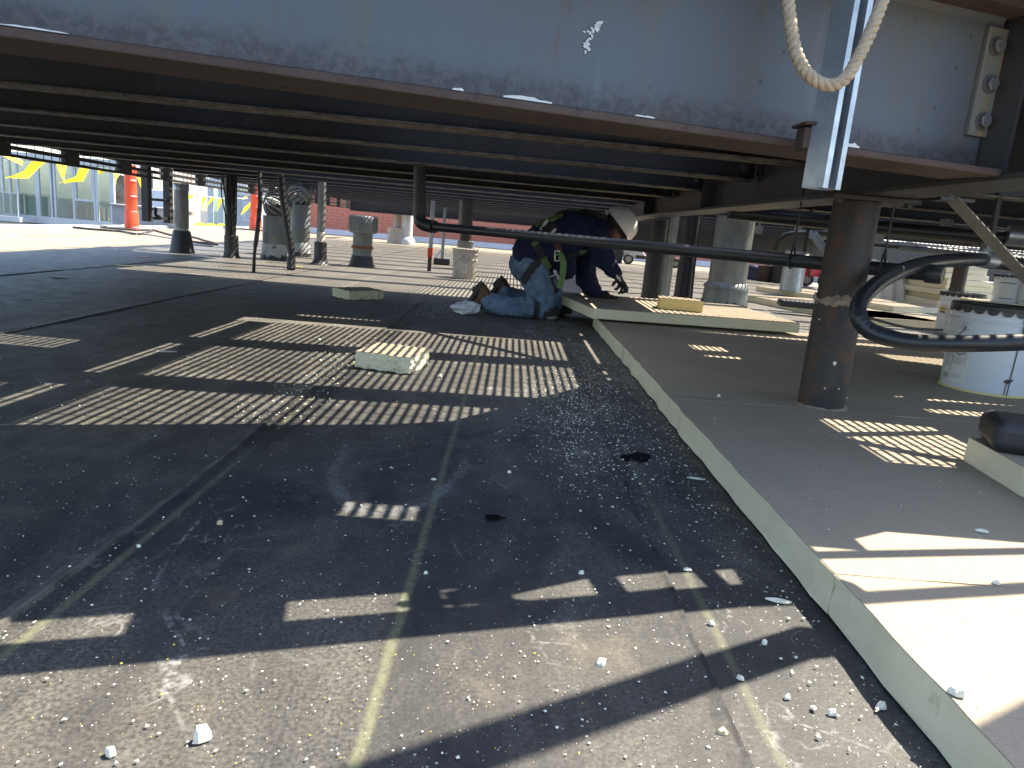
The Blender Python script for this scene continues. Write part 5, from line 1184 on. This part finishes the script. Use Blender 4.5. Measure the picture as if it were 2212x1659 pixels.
# ================================================================== FOAM BLOCKS, SCRAPS, CRUMBS
def fblock(corners, th, lab, seed):
    # bottom corners front-left, front, right (picture), fourth by symmetry; rough cut sides
    a, b_, c = [Pz(*p_) for p_ in corners]; d = a+(c-b_); rr = random.Random(seed)
    pts = ring_pts([(p_.x, p_.y) for p_ in (a, b_, c, d)], .012, .0035, rr); n = len(pts); cx_ = sum(p_.x for p_ in pts)/n; cy_ = sum(p_.y for p_ in pts)/n
    t = thing('foam_block', lab, 'foam block', (cx_, cy_, 0), 'cut foam blocks'); mb = MB(); vs = []; lv = [0, .12, .3, .5, .7, .88, 1]
    for l in lv:
        for p_ in pts:
            d_ = Vector((p_.x-cx_, p_.y-cy_)).normalized()*rr.gauss(0, .0035); vs.append((p_.x+d_.x, p_.y+d_.y, .006*abs(math.sin(p_.x*40))*(1-l)+l*th))
    k = len(lv); mb.add(vs, [(i*n+j, i*n+(j+1) % n, (i+1)*n+(j+1) % n, (i+1)*n+j) for i in range(k-1) for j in range(n)]+[tuple(range(n-1, -1, -1)), tuple((k-1)*n+j for j in range(n))]); part('foam_core', mb, 'foamraw', t)
    mb = MB(); q2 = [p_+Vector((p_.x-cx_, p_.y-cy_)).normalized()*rr.gauss(.001, .004) for p_ in pts]; mb.add([(p_.x, p_.y, th+.0005) for p_ in q2]+[(p_.x, p_.y, th+.002) for p_ in q2], [tuple(range(n-1, -1, -1)), tuple(range(n, 2*n))]+[(i, (i+1) % n, n+(i+1) % n, n+i) for i in range(n)]); part('top_facer', mb, 'facer', t)
fblock([(767, 795), (884, 810), (925, 788)], .078, 'cut foam block lying in the striped light on the black membrane', 1)
fblock([(718, 640), (754, 649), (828, 647)], .075, 'smaller-looking cut foam block farther back in the shade', 2)
def chunk_mesh(r_, seed, flat=.6, mt='chip', el_=1.0):
    # broken lump: a box cut by random planes, no two alike
    rr = random.Random(seed); n = 7; mb = MB(); k0 = []; k1 = []
    for i in range(n):
        a_ = 2*math.pi*(i+rr.uniform(-.25, .25))/n; q = rr.uniform(.7, 1.1)
        k0.append(Vector((math.cos(a_)*q*el_*r_, math.sin(a_)*q*.75*r_, rr.uniform(0, .12)*r_))); q2 = q*rr.uniform(.45, .8); a2 = a_+rr.uniform(-.3, .3)
        k1.append(Vector((math.cos(a2)*q2*el_*r_, math.sin(a2)*q2*.75*r_, flat*r_*rr.uniform(.75, 1.3))))
    mid = [(p_+q_)/2*1.08 for p_, q_ in zip(k0, k1)]
    for v in mid: v.z = max(v.z, .02*r_)
    top = Vector((rr.uniform(-.2, .2)*r_, rr.uniform(-.2, .2)*r_, flat*r_*rr.uniform(1.1, 1.5)))
    mb.add(k0+mid+k1+[top], [tuple(range(n-1, -1, -1))]+[f_ for i in range(n) for f_ in ((i, (i+1) % n, n+(i+1) % n, n+i), (n+i, n+(i+1) % n, 2*n+(i+1) % n, 2*n+i), (2*n+i, 2*n+(i+1) % n, 3*n))])
    zm = min(v.z for v in mb.v)
    for v in mb.v: v.z -= zm
    return mb
ck = [(437, 1601, .017, 0, 'large wedge-shaped foam chunk with a dark shadow at lower left'), (240, 1633, .011, 0, 'pale foam chunk near the bottom left corner, left of the wedge chunk'), (1298, 1436, .013, 0, 'white foam chunk in the sunlight right of the bottom chalk line'),
      (2065, 1500, .017, TB, 'white foam chunk on the nearest board at lower right'), (2120, 1150, .020, TB, 'flat white foam chunk on the sunlit board at right'), (1680, 1300, .016, 0, 'long foam sliver beside the board edge'),
      (1500, 1035, .014, 0, 'thin foam sliver near the torn black patch'), (936, 1037, .012, 0, 'flat foam flake in the shade above the bottom curve scuff'), (846, 1012, .009, 0, 'white foam chip left of the flat flake'),
      (1100, 1022, .009, 0, 'white foam chip in the shade right of the centre chalk line'), (1650, 1112, .013, 0, 'ragged foam chip by the board edge, above the long sliver'), (1485, 1232, .014, 0, 'flat foam flake on the faint right chalk line'),
      (1552, 858, .010, TB, 'upright foam chip standing on the board left of the column'), (152, 1230, .008, 0, 'foam chip at far left in the dark band'), (300, 1183, .007, 0, 'small foam chip at the left beside the yellow chalk line'),
      (1650, 1392, .010, 0, 'foam chip in the diagonal shadow near the board'), (1535, 1350, .010, 0, 'foam chip on the sunlit strip beside the cracked seam'), (1797, 1545, .011, 0, 'foam chip in the shadow along the near board edge'),
      (1600, 1470, .009, 0, 'foam chip right of the cracked seam at the bottom'), (1905, 1530, .014, 0, 'lumpy foam chip in the dark gap beside the nearest board'), (1700, 1510, .009, 0, 'foam chip among several near the bottom board edge'),
      (2150, 1262, .010, TB, 'small foam chip on the sunlit board joint at right'), (1255, 1240, .009, 0, 'foam chip in shade above the sunlit patches'), (920, 1240, .007, 0, 'small foam chip left of the centre chalk line'),
      (690, 735, .010, 0, 'foam chip in the striped light left of the cut block'), (950, 815, .016, 0, 'curled foam scrap in the stripes right of the cut block')]
for i, (px, py, r_, z_, lab) in enumerate(ck):
    r_ *= .8; p = Pz(px, py, z_); el_ = 2.6 if 'sliver' in lab else 1.0
    mb = chunk_mesh(r_, 100+i, .35 if ('flat' in lab or 'sliver' in lab) else .8, el_=el_)
    if 'wedge' in lab or 'upright' in lab:
        for v in mb.v: v.z *= 1.5
    a_ = random.Random(i).uniform(-.7, .7) if 'sliver' not in lab else -.2
    M_ = Matrix.Rotation(a_, 3, 'Z')
    for k in range(len(mb.v)): mb.v[k] = M_ @ mb.v[k] + Vector((p.x, p.y, z_+(.0015 if z_ else .0015)))
    single('foam_chunk', mb, 'chip', lab, 'foam chunk', 'larger foam chunks')
for (px, py, r_, lab) in ((475, 1133, .009, 'small brown pebble on the dark membrane at left'), (1561, 1590, .011, 'brown pebble near the bottom of the cracked seam')):
    p = Pz(px, py); mb = chunk_mesh(r_, int(px), .8)
    for k in range(len(mb.v)): mb.v[k] = mb.v[k]+Vector((p.x, p.y, .001))
    single('pebble', mb, 'wood', lab, 'pebble', 'pebbles')
# crumbs: nobody could count them
def crumbs(name, label, gen, n, seed, r0, r1, mt='crumb'):
    rr = random.Random(seed); mb = MB(); base_ = [(1, 0, .25), (0, .9, .3), (-1, 0, .25), (0, -.9, .3), (.1, 0, .85), (0, 0, -.1)]
    fs = [(0, 1, 4), (1, 2, 4), (2, 3, 4), (3, 0, 4), (1, 0, 5), (2, 1, 5), (3, 2, 5), (0, 3, 5)]
    V = []; Fc = []
    for _ in range(n):
        p = gen(rr)
        if p is None: continue
        r_ = r0*(r1/r0)**(rr.random()**3.0); a_ = rr.uniform(0, 6.28); ca, sa = math.cos(a_), math.sin(a_); b0 = len(V)
        jx = [rr.uniform(.5, 1.25) for _ in range(6)]
        for (x_, y_, z_), j_ in zip(base_, jx): V.append((p[0]+(x_*ca-y_*sa)*r_*j_, p[1]+(x_*sa+y_*ca)*r_*j_, p[2]+z_*r_*j_*.9))
        Fc += [tuple(b0+i for i in f_) for f_ in fs]
    mb.v = [Vector(v) for v in V]; mb.f = Fc
    tag(mesh_obj(name, mb, mt), label, 'crumbs', kind='stuff')
def flr(rr):                                                  # sparse, everywhere on the near membrane
    y = .65+4.6*rr.random()**1.6; x = rr.uniform(-.85*y-.1, .655); return (x, y, .004) if x < .64 else None
crumbs('foam_crumbs', 'scattered white foam crumbs all over the near membrane', flr, 5200, 1, .0008, .0038)
def clus(rr):                                                 # dense swarm along the right seam and the worker's cutting place
    u = rr.random()
    if u < .5: c = Pz(1235+rr.gauss(0, 55), 850+rr.gauss(0, 62)); 
    elif u < .68: c = Pz(1330+rr.gauss(0, 70), 950+rr.gauss(0, 70))
    elif u < .86: c = Pz(960+rr.gauss(0, 55), 668+rr.gauss(0, 9))
    else: c = Pz(1190+rr.gauss(0, 60), 705+rr.gauss(0, 14))
    return (c.x, c.y, .0045) if c.x < .65 and .7 < c.y < 8 else None
crumbs('foam_crumbs', 'dense swarm of foam crumbs in front of and behind the kneeling worker', clus, 7500, 2, .0011, .0055)
def seamc(rr): return (-.76+rr.gauss(0, .07), 2.2+rr.random()*1.9, .006)
crumbs('foam_crumbs', 'line of foam crumbs gathered along the left seam by the cut block', seamc, 1300, 3, .0010, .006)
def edgec(rr):
    y = .7+3.6*rr.random(); return (BXL-.02-abs(rr.gauss(0, .09)), y, .0045)
crumbs('foam_crumbs', 'foam crumbs fallen along the foot of the board edge', edgec, 900, 4, .0010, .0050)
def brdc(rr): y = .7+4.5*rr.random(); return (rr.uniform(.68, 2.4), y, TB+.0015)
crumbs('foam_crumbs', 'fine foam crumbs on top of the laid boards', brdc, 1100, 5, .0008, .0042)
def brd2(rr): c = Pz(rr.uniform(1290, 1700), rr.uniform(668, 688), zt2+.003); return (c.x, c.y, zt2+.004)
crumbs('foam_crumbs', 'foam crumbs on the propped board', brd2, 260, 6, .002, .008)
def yel(rr): return (rr.uniform(-.6, .25), rr.uniform(.72, 1.05), .004)
crumbs('yellow_shreds', 'tiny yellow shreds on the sunlit membrane at the bottom', yel, 60, 7, .001, .0032, 'yellow')
# flat scraps lying on the shaded membrane at the left
for (px, py, w_, l_, mt, a_, lab) in ((415, 594, .22, .07, 'pailold', .1, 'long pale flat scrap on the shaded membrane at left, nearest the hanging hoses'), (125, 600, .10, .04, 'tar', .0, 'dark flat scrap on the shaded membrane at far left'), (272, 575, .10, .05, 'yellow', .2, 'yellow flat scrap on the shaded membrane left of the leftmost vent'), (310, 556, .08, .05, 'red', .3, 'small red scrap on the shaded membrane near the leftmost vent'), (640, 577, .10, .05, 'yellow', .1, 'yellow flat scrap on the shaded membrane near the black sleeve pipe'), (360, 762, .045, .02, 'labelpaper', .3, 'small white flat scrap left of the striped light')):
    p = Pz(px, py); rr = random.Random(int(px)); mb = MB(); M_ = Matrix.Rotation(a_, 3, 'Z')
    pts = [M_ @ Vector((math.cos(q_)*w_*rr.uniform(.7, 1), math.sin(q_)*l_*rr.uniform(.6, 1), 0))+Vector((p.x, p.y, .0055)) for q_ in [2*math.pi*i/8 for i in range(8)]]
    mb.prism(pts, (0, 0, .002)); single('flat_scrap', mb, mt, lab, 'scrap', 'flat scraps on the membrane')
# torn black spots in the membrane
for (px, py, w_, h_, sd) in ((1384, 990, .075, .085, 1), (1352, 992, .03, .06, 3), (1068, 1122, .045, .03, 2)):
    rr = random.Random(sd); p = Pz(px, py); pts = [(p.x+w_*.6*math.cos(a_)*rr.uniform(.6, 1.1), p.y+h_*.6*math.sin(a_)*rr.uniform(.6, 1.1), .0052) for a_ in [2*math.pi*k/11 for k in range(11)]]
    mb = MB(); mb.prism(pts, (0, 0, .0015)); mesh_obj('torn_patch', mb, 'hole', roof)

# ================================================================== THE KNEELING WORKER
def m3(cx, cy, Y): return Qy((1080+cx/4.424)*.8848, (480+cy/4.424)*.8848, Y)
def lift(p, r_): return Vector((p.x, p.y, max(p.z, r_+.003)))
def cap(mb, p0, r0, p1, r1, sc_=(1, 1, 1), n=14, k=9):
    L = (p1-p0).length; st = max(1, int(math.ceil(L/(min(r0, r1)*.45))))
    for i in range(st+1):
        t_ = i/st; mb.ball(p0.lerp(p1, t_), r0+(r1-r0)*t_, n, k, sc_)
    return mb
def organic(name, mb, mt, parent, voxel=.009, smooth=5, wr=0.0, ws=.10):
    o = part(name, mb, mt, parent); r_ = o.modifiers.new('skin', 'REMESH'); r_.mode = 'VOXEL'; r_.voxel_size = voxel; r_.use_smooth_shade = True
    if smooth: s_ = o.modifiers.new('soft', 'SMOOTH'); s_.iterations = smooth; s_.factor = .5
    if wr:
        tx = bpy.data.textures.new(name+' folds', 'CLOUDS'); tx.noise_scale = ws; tx.noise_depth = 3
        d_ = o.modifiers.new('folds', 'DISPLACE'); d_.texture = tx; d_.strength = wr; d_.mid_level = .5; d_.texture_coords = 'LOCAL'
        s2 = o.modifiers.new('soft2', 'SMOOTH'); s2.iterations = 1; s2.factor = .4
    return o
YN, YF, YM = 5.60, 5.88, 5.74
kneeN = m3(1120, 1225, YN); kneeF = m3(1265, 1205, YF)
man = thing('person', 'kneeling worker in navy jacket, faded jeans, brown boots, green-black harness and white hard hat', 'person', (kneeN.x, YM, 0))
hipN = m3(950, 740, YN+.04); hipF = m3(990, 735, YF-.04); pel = m3(935, 640, YM)
ankN = m3(520, 1165, YN-.02); ankF = m3(720, 1060, YF+.02)
kneeN = lift(kneeN, .072); kneeF = lift(kneeF, .068); ankN = lift(ankN, .062); ankF = lift(ankF, .056)
shN, shF = m3(1640, 430, YN-.02), m3(1640, 420, YF+.03)
elbN, wrN = m3(1735, 655, YN-.10), m3(1880, 835, YN-.10)
elbF, wrF = m3(1560, 900, YF+.05), m3(1690, 1095, YF+.04)
hd = m3(1865, 345, YM-.03); up_ = Vector((.74, 0, .67)).normalized(); fc = Vector((.67, -.06, -.74)).normalized(); sdv = Vector((0, -1, 0))
# body under the clothes: one continuous figure (head, neck, trunk, limbs)
mb = MB(); neck = m3(1745, 365, YM-.02); chest = m3(1480, 420, YM)
cap(mb, pel, .10, chest, .12); cap(mb, chest, .11, neck, .055); cap(mb, neck, .052, hd-up_*.03, .060)
cap(mb, hd+up_*.02, .078, hd+up_*.055, .070); cap(mb, hd-up_*.045+fc*.035, .050, hd-up_*.075+fc*.055, .036)
cap(mb, hd-up_*.015+fc*.075, .014, hd-up_*.040+fc*.098, .012)                      # nose
for s_ in (-1, 1):
    cap(mb, hd-up_*.01+sdv*s_*.073, .016, hd-up_*.035+sdv*s_*.072, .011)               # ears
    mb.ball(hd+up_*.006+fc*.072+sdv*s_*.030, .013, 10, 7)                              # brow
cap(mb, hd-up_*.068+fc*.078+sdv*.018, .008, hd-up_*.068+fc*.078-sdv*.018, .008)        # mouth
for (a, b, c, r_) in ((shN, elbN, wrN, .045), (shF, elbF, wrF, .045)): cap(mb, chest, .08, a, .06); cap(mb, a, r_, b, r_*.85); cap(mb, b, r_*.85, c, r_*.62)
for (a, b, c) in ((hipN, kneeN, ankN), (hipF, kneeF, ankF)): cap(mb, pel, .09, a, .09); cap(mb, a, .08, b, .052); cap(mb, b, .05, c, .038)
organic('body', mb, 'skin', man, .009, 4)
mb = MB()
for s_ in (-1, 1): mb.ball(hd+up_*.0+fc*.081+sdv*s_*.030, .0085, 10, 8)
part('eyes', mb, 'ink', man)
mb = MB(); cap(mb, hd-fc*.03+up_*.02, .080, hd-fc*.045-up_*.035, .062); organic('hair', mb, 'hair', man, .008, 2)
# jeans
mb = MB()
mb.ball(m3(925, 735, YN+.09), .150, 16, 10); mb.ball(m3(945, 730, YF-.08), .148, 16, 10)
cap(mb, hipN, .135, m3(1040, 980, YN), .108); cap(mb, m3(1040, 980, YN), .108, m3(1120, 1170, YN), .086); cap(mb, m3(1120, 1170, YN), .084, kneeN+Vector((.01, 0, .012)), .074)
cap(mb, kneeN, .072, lift(m3(860, 1190, YN), .084), .083); cap(mb, lift(m3(860, 1190, YN), .084), .083, lift(m3(650, 1175, YN-.01), .078), .078); cap(mb, lift(m3(650, 1175, YN-.01), .078), .078, m3(490, 1140, YN-.02), .074)
cap(mb, hipF, .130, kneeF, .074); cap(mb, kneeF, .070, ankF, .068); cap(mb, ankF, .066, m3(690, 1045, YF), .064)
jeans = organic('jeans', mb, 'jeans', man, .009, 2, .036, .055)
# jacket
mb = MB()
for yo in (-.085, .085):
    cap(mb, m3(955, 590, YM+yo), .148, m3(1180, 480, YM+yo), .178); cap(mb, m3(1180, 480, YM+yo), .178, m3(1450, 395, YM+yo*1.1), .170); cap(mb, m3(1450, 395, YM+yo*1.1), .170, m3(1640, 400, YM+yo*1.25), .122)
cap(mb, m3(1650, 380, YM), .115, m3(1745, 375, YM), .078)
# front of the jacket hanging down
for yo in (-.10, 0, .10): cap(mb, m3(1280, 560, YM+yo), .11, m3(1345, 790, YM+yo*.8), .075)
cap(mb, m3(1180, 560, YM), .13, m3(1120, 690, YM-.05), .10)
cap(mb, shN, .098, elbN, .082); cap(mb, elbN, .082, m3(1850, 800, YN-.10), .058)
cap(mb, shF, .098, m3(1540, 720, YF+.06), .090); cap(mb, m3(1540, 720, YF+.06), .090, elbF, .088); cap(mb, elbF, .088, m3(1665, 1060, YF+.04), .056)
jacket = organic('jacket', mb, 'jacket', man, .009, 2, .040, .070)
# boots: toes on the roof, soles facing back
def boot(dx, dy, Y, far=False):
    mb = MB(); P_ = lambda x_, y_: m3(x_+dx, y_+dy, Y)
    cap(mb, P_(545, 1165), .062, P_(450, 1090), .064); cap(mb, P_(450, 1080), .062, P_(425, 1000), .050); cap(mb, P_(440, 1090), .060, P_(345, 1180), .052); cap(mb, P_(345, 1180), .050, lift(P_(330, 1215), .04), .042)
    b_ = organic('boot', mb, 'boot', man, .007, 3, .010, .05)
    q = [P_(418, 908), P_(445, 935), P_(400, 1010), P_(345, 1085), P_(290, 1175), P_(272, 1215), P_(238, 1172), P_(285, 1095), P_(335, 1030), P_(318, 1010), P_(330, 985)]
    mb = MB(); mb.prism([p_+Vector((0, -.05, 0)) for p_ in q], (0, .10, 0)); part('sole', mb, 'sole', b_, bevel=.008)
    return b_
boot(0, 0, YN-.01); boot(222, -58, YF+.06)
# knee pads
for (K_, A_, sgn) in ((kneeN, ankN, 0), (kneeF, ankF, 1)):
    c_ = K_+Vector((.035, -.01, -.045)); mb = MB(); mb.ball((c_.x, c_.y, max(c_.z, .036)), .062, 18, 12, (1.05, 1.0, .55)); part('knee_pad', mb, 'kneepad', man, smooth=True)
    mb = MB(); mb.ball((K_.x+.028, K_.y, K_.z-.01), .083, 18, 12, (1.0, .98, .86)); part('knee_pad_shell', mb, 'webblack', man, smooth=True)
p0, p1 = lift(m3(985, 1195, YN), .086), lift(m3(1045, 1210, YN), .086)
mb = MB(); mb.tube([p0, p1], [.0945, .0945], 24, cap=False); part('knee_strap', mb, 'webblack', man, smooth=True)
# gloves with separate fingers
def glove(wr, palm, fingers, thumb, r_=.0115):
    mb = MB(); cap(mb, wr, .036, palm, .030, (1, 1, 1)); 
    for f_ in fingers:
        pts = f_; rr_ = [r_*1.15, r_*1.05, r_*.95, r_*.82]
        for i in range(len(pts)-1): cap(mb, pts[i], rr_[i], pts[i+1], rr_[i+1], n=10, k=7)
    for i in range(len(thumb)-1): cap(mb, thumb[i], r_*(1.3-.12*i), thumb[i+1], r_*(1.2-.12*i), n=10, k=7)
    # broad palm
    for i in range(len(fingers)-1): cap(mb, palm, .026, fingers[i][0], .015, n=10, k=7)
    organic('glove', mb, 'glove', man, .0045, 2)
Yh = YN-.10; W_ = lambda x_, y_, o=0: m3(x_, y_, Yh+o)
glove(W_(1870, 815), W_(1915, 905), [[W_(1965, 940, -.03), W_(1992, 985, -.035), W_(1998, 1012, -.035), W_(1990, 1030, -.03)], [W_(1955, 950, -.008), W_(1975, 1000, -.012), W_(1962, 1030, -.012), W_(1940, 1040, -.012)], [W_(1935, 955, .014), W_(1940, 1000, .016), W_(1920, 1035, .016), W_(1908, 1046, .014)], [W_(1910, 945, .034), W_(1900, 985, .04), W_(1880, 1000, .04), W_(1862, 1000, .04)]], [W_(1890, 905, -.035), W_(1858, 930, -.05), W_(1842, 952, -.055)])
mb = MB(); mb.tube([W_(1866, 806), W_(1893, 862)], [.046, .043], 20, cap=False); part('cuff', mb, 'webblack', man, smooth=True)
mb = MB(); mb.box(W_(1905, 880)+Vector((0, -.034, 0)), (.014, .006, .05), M=Matrix.Rotation(-.5, 3, 'Y')); mb.box(W_(1880, 865)+Vector((0, -.046, 0)), (.010, .004, .035), M=Matrix.Rotation(-.4, 3, 'Y')); part('glove_logo', mb, 'labelpaper', man, bevel=.002)
Yh2 = YF+.03; bt_ = zt2+.004
def Gf(x_, y_, o, zmin): p_ = m3(x_, y_, Yh2+o); p_.z = max(p_.z, bt_+zmin); return p_
glove(m3(1680, 1090, Yh2), Gf(1755, 1128, 0, .03), [[Gf(1795, 1128, -.036, .014), Gf(1830, 1145, -.042, .012), Gf(1855, 1160, -.044, .010), Gf(1872, 1168, -.044, .010)], [Gf(1800, 1130, -.012, .016), Gf(1840, 1148, -.014, .013), Gf(1866, 1162, -.014, .010), Gf(1882, 1168, -.014, .010)], [Gf(1798, 1130, .012, .016), Gf(1838, 1148, .014, .013), Gf(1862, 1162, .015, .010), Gf(1878, 1168, .015, .010)], [Gf(1790, 1130, .034, .014), Gf(1822, 1146, .040, .012), Gf(1842, 1160, .042, .010), Gf(1856, 1166, .042, .010)]], [Gf(1740, 1140, -.04, .014), Gf(1760, 1158, -.065, .011), Gf(1790, 1166, -.075, .010)])
# hard hat
hh = hd+up_*.028; qm = Matrix((fc - up_*fc.dot(up_), sdv, up_)); xx = (fc-up_*fc.dot(up_)).normalized(); yy = up_.cross(xx); HM = Matrix((xx, yy, up_)).transposed()
mb = MB(); prof = [(.131, .0), (.134, .006)]+[(.133*math.cos(a_)**.8, .012+.132*math.sin(a_)) for a_ in [i*math.pi/2/11 for i in range(11)]]+[(.001, .144)]
mb.lathe(prof, hh, 40, HM, cap=False); hat = part('hard_hat', mb, 'helmet', man, smooth=True)
for i_, v in enumerate(hat.data.vertices):
    l_ = HM.transposed() @ (v.co+man.location-hh); l_.x *= 1.10; v.co = HM @ l_ + hh - man.location
mb = MB(); vs = []; n = 40
for j in range(n):
    a_ = 2*math.pi*j/n; ex_ = .014+.040*max(0, math.cos(a_))**1.5
    for (rr_, z_) in ((.130, .004), (.132+ex_, -.004-.006*max(0, math.cos(a_))), (.130, -.001)): vs.append(hh+HM @ Vector((rr_*1.10*math.cos(a_), rr_*math.sin(a_), z_)))
mb.add(vs, [f_ for j in range(n) for f_ in ((j*3, ((j+1) % n)*3, ((j+1) % n)*3+1, j*3+1), (j*3+1, ((j+1) % n)*3+1, ((j+1) % n)*3+2, j*3+2))]); part('brim', mb, 'helmet', hat, smooth=True)
for s_ in (-.9, -.3, .3, .9):
    mb = MB(); pts = [hh+HM @ Vector((.133*1.09*math.cos(a_)*math.cos(0), s_*.03, .014+.134*math.sin(a_))) for a_ in [.35+i*2.4/12 for i in range(13)]]; mb.tube(pts, .004, 6); part('ridge', mb, 'helmet', hat, smooth=True)
mb = MB(); mb.lathe([(.112, -.035), (.118, -.03), (.118, .02), (.110, .02)], hh, 32, HM, cap=False); part('liner', mb, 'webblack', hat, smooth=True)
mb = MB(); mb.tube([hh+HM @ Vector((-.02, .118, -.01)), hh+HM @ Vector((.02, .09, -.075)), hh+HM @ Vector((.055, .03, -.115))], .006, 6); mb.tube([hh+HM @ Vector((-.02, -.118, -.01)), hh+HM @ Vector((.02, -.09, -.075)), hh+HM @ Vector((.055, -.03, -.115))], .006, 6); part('chin_strap', mb, 'webblack', hat)
# harness laid on the clothes
bpy.context.view_layer.update(); dg = bpy.context.evaluated_depsgraph_get()
trees = [BVHTree.FromObject(o_, dg) for o_ in (jacket, jeans)]; off = man.location
def strap(pts, w_, mt, name='strap', lay=.005, th=.004):
    P2 = []
    for i in range(len(pts)-1):
        for k in range(7): f_ = k/7; P2.append((pts[i][0]+(pts[i+1][0]-pts[i][0])*f_, pts[i][1]+(pts[i+1][1]-pts[i][1])*f_))
    P2.append(pts[-1]); H = []; last = YN-.1
    for (x_, y_) in P2:
        d_ = _ray((1080+x_/4.424)*.8848, (480+y_/4.424)*.8848).normalized(); best = None
        for tr in trees:
            h_ = tr.ray_cast(CAM-off, d_)
            if h_[0] is not None and (best is None or h_[3] < best[3]): best = h_
        if best: p_ = best[0]+off; n_ = best[1]; last = p_.y
        else: p_ = m3(x_, y_, last); n_ = -d_
        if n_.dot(d_) > 0: n_ = -n_
        H.append([p_, n_])
    for _ in range(2):
        H = [[(H[max(i-1, 0)][0]+H[i][0]*2+H[min(i+1, len(H)-1)][0])/4, (H[max(i-1, 0)][1]+H[i][1]+H[min(i+1, len(H)-1)][1]).normalized()] for i in range(len(H))]
    vs = []; k = len(H)
    for i, (p_, n_) in enumerate(H):
        t_ = (H[min(i+1, k-1)][0]-H[max(i-1, 0)][0]).normalized(); s_ = t_.cross(n_).normalized()*w_/2; q_ = p_+n_*lay
        vs += [q_-s_, q_+s_, q_+s_+n_*th, q_-s_+n_*th]
    fs = [(i*4+a_, i*4+(a_+1) % 4, i*4+4+(a_+1) % 4, i*4+4+a_) for i in range(k-1) for a_ in range(4)]+[(3, 2, 1, 0), (k*4-4, k*4-3, k*4-2, k*4-1)]
    mb = MB(); mb.add(vs, fs); return part(name, mb, mt, man)
har = [([(1005, 335), (1120, 262), (1225, 215)], .040, 'webgreen'), ([(1125, 285), (1215, 240), (1310, 198)], .036, 'webgreen'), ([(1225, 208), (1330, 172), (1420, 158), (1560, 160), (1700, 205), (1790, 240)], .045, 'webblack'), ([(1440, 152), (1515, 150)], .030, 'webgreen'),
       ([(1085, 300), (1160, 330), (1225, 372)], .085, 'webblack'), ([(985, 360), (975, 430), (990, 490)], .05, 'webblack'), ([(985, 485), (1020, 530)], .055, 'webgreen'), ([(1015, 525), (1045, 600), (1090, 660)], .060, 'webblack'), ([(1085, 655), (1120, 720), (1150, 785)], .056, 'webgreen'),
       ([(1060, 690), (990, 745), (935, 820), (865, 930)], .062, 'webblack'), ([(1225, 500), (1255, 560), (1270, 610)], .045, 'boot'), ([(1340, 640), (1420, 610), (1480, 598)], .050, 'webblack'), ([(1478, 600), (1545, 588)], .040, 'webgreen'), ([(1150, 660), (1220, 640), (1330, 640)], .05, 'webblack'), ([(1160, 860), (1190, 960), (1240, 1040)], .05, 'webblack')]
for p_, w_, mt in har: strap(p_, w_, mt, 'harness_strap')
# loose green strap end hanging free
pp = [m3(1268, 600, YN-.13), m3(1305, 700, YN-.14), m3(1300, 830, YN-.14), m3(1268, 985, YN-.13)]; sp_ = spline(pp, 6); vs = []
for i, p_ in enumerate(sp_):
    s_ = Vector((.024, .006*math.sin(i*.6), 0)); vs += [p_-s_, p_+s_, p_+s_+Vector((0, .004, 0)), p_-s_+Vector((0, .004, 0))]
k = len(sp_); mb = MB(); mb.add(vs, [(i*4+a_, i*4+(a_+1) % 4, i*4+4+(a_+1) % 4, i*4+4+a_) for i in range(k-1) for a_ in range(4)]+[(3, 2, 1, 0), (k*4-4, k*4-3, k*4-2, k*4-1)]); part('strap_end', mb, 'webgreen', man)
pp = [sp_[-1], m3(1255, 1050, YN-.12), m3(1270, 1150, YN-.10)]; vs = []; sp2 = spline(pp, 4)
# buckles
def buckle(cx, cy, w_, h_, rot, yo=0.0):
    d_ = _ray((1080+cx/4.424)*.8848, (480+cy/4.424)*.8848).normalized(); best = None
    for tr in trees:
        h2 = tr.ray_cast(CAM-off, d_)
        if h2[0] is not None and (best is None or h2[3] < best[3]): best = h2
    p_ = (best[0]+off-d_*.022) if best else m3(cx, cy, YN-.12)
    M_ = Matrix.Rotation(rot, 3, 'Y'); mb = MB()
    for (x_, z_, a_, b_) in ((0, h_/2, w_, .010), (0, -h_/2, w_, .010), (-w_/2, 0, .010, h_), (w_/2, 0, .010, h_), (0, h_*.12, w_, .007)): mb.box(p_+M_ @ Vector((x_, 0, z_)), (a_, .007, b_), M=M_)
    part('buckle', mb, 'buckle', man, bevel=.0025)
buckle(1155, 815, .075, .072, -.35); buckle(1098, 305, .012, .085, .55); buckle(1203, 372, .012, .04, .7); buckle(1240, 640, .035, .075, -.1)
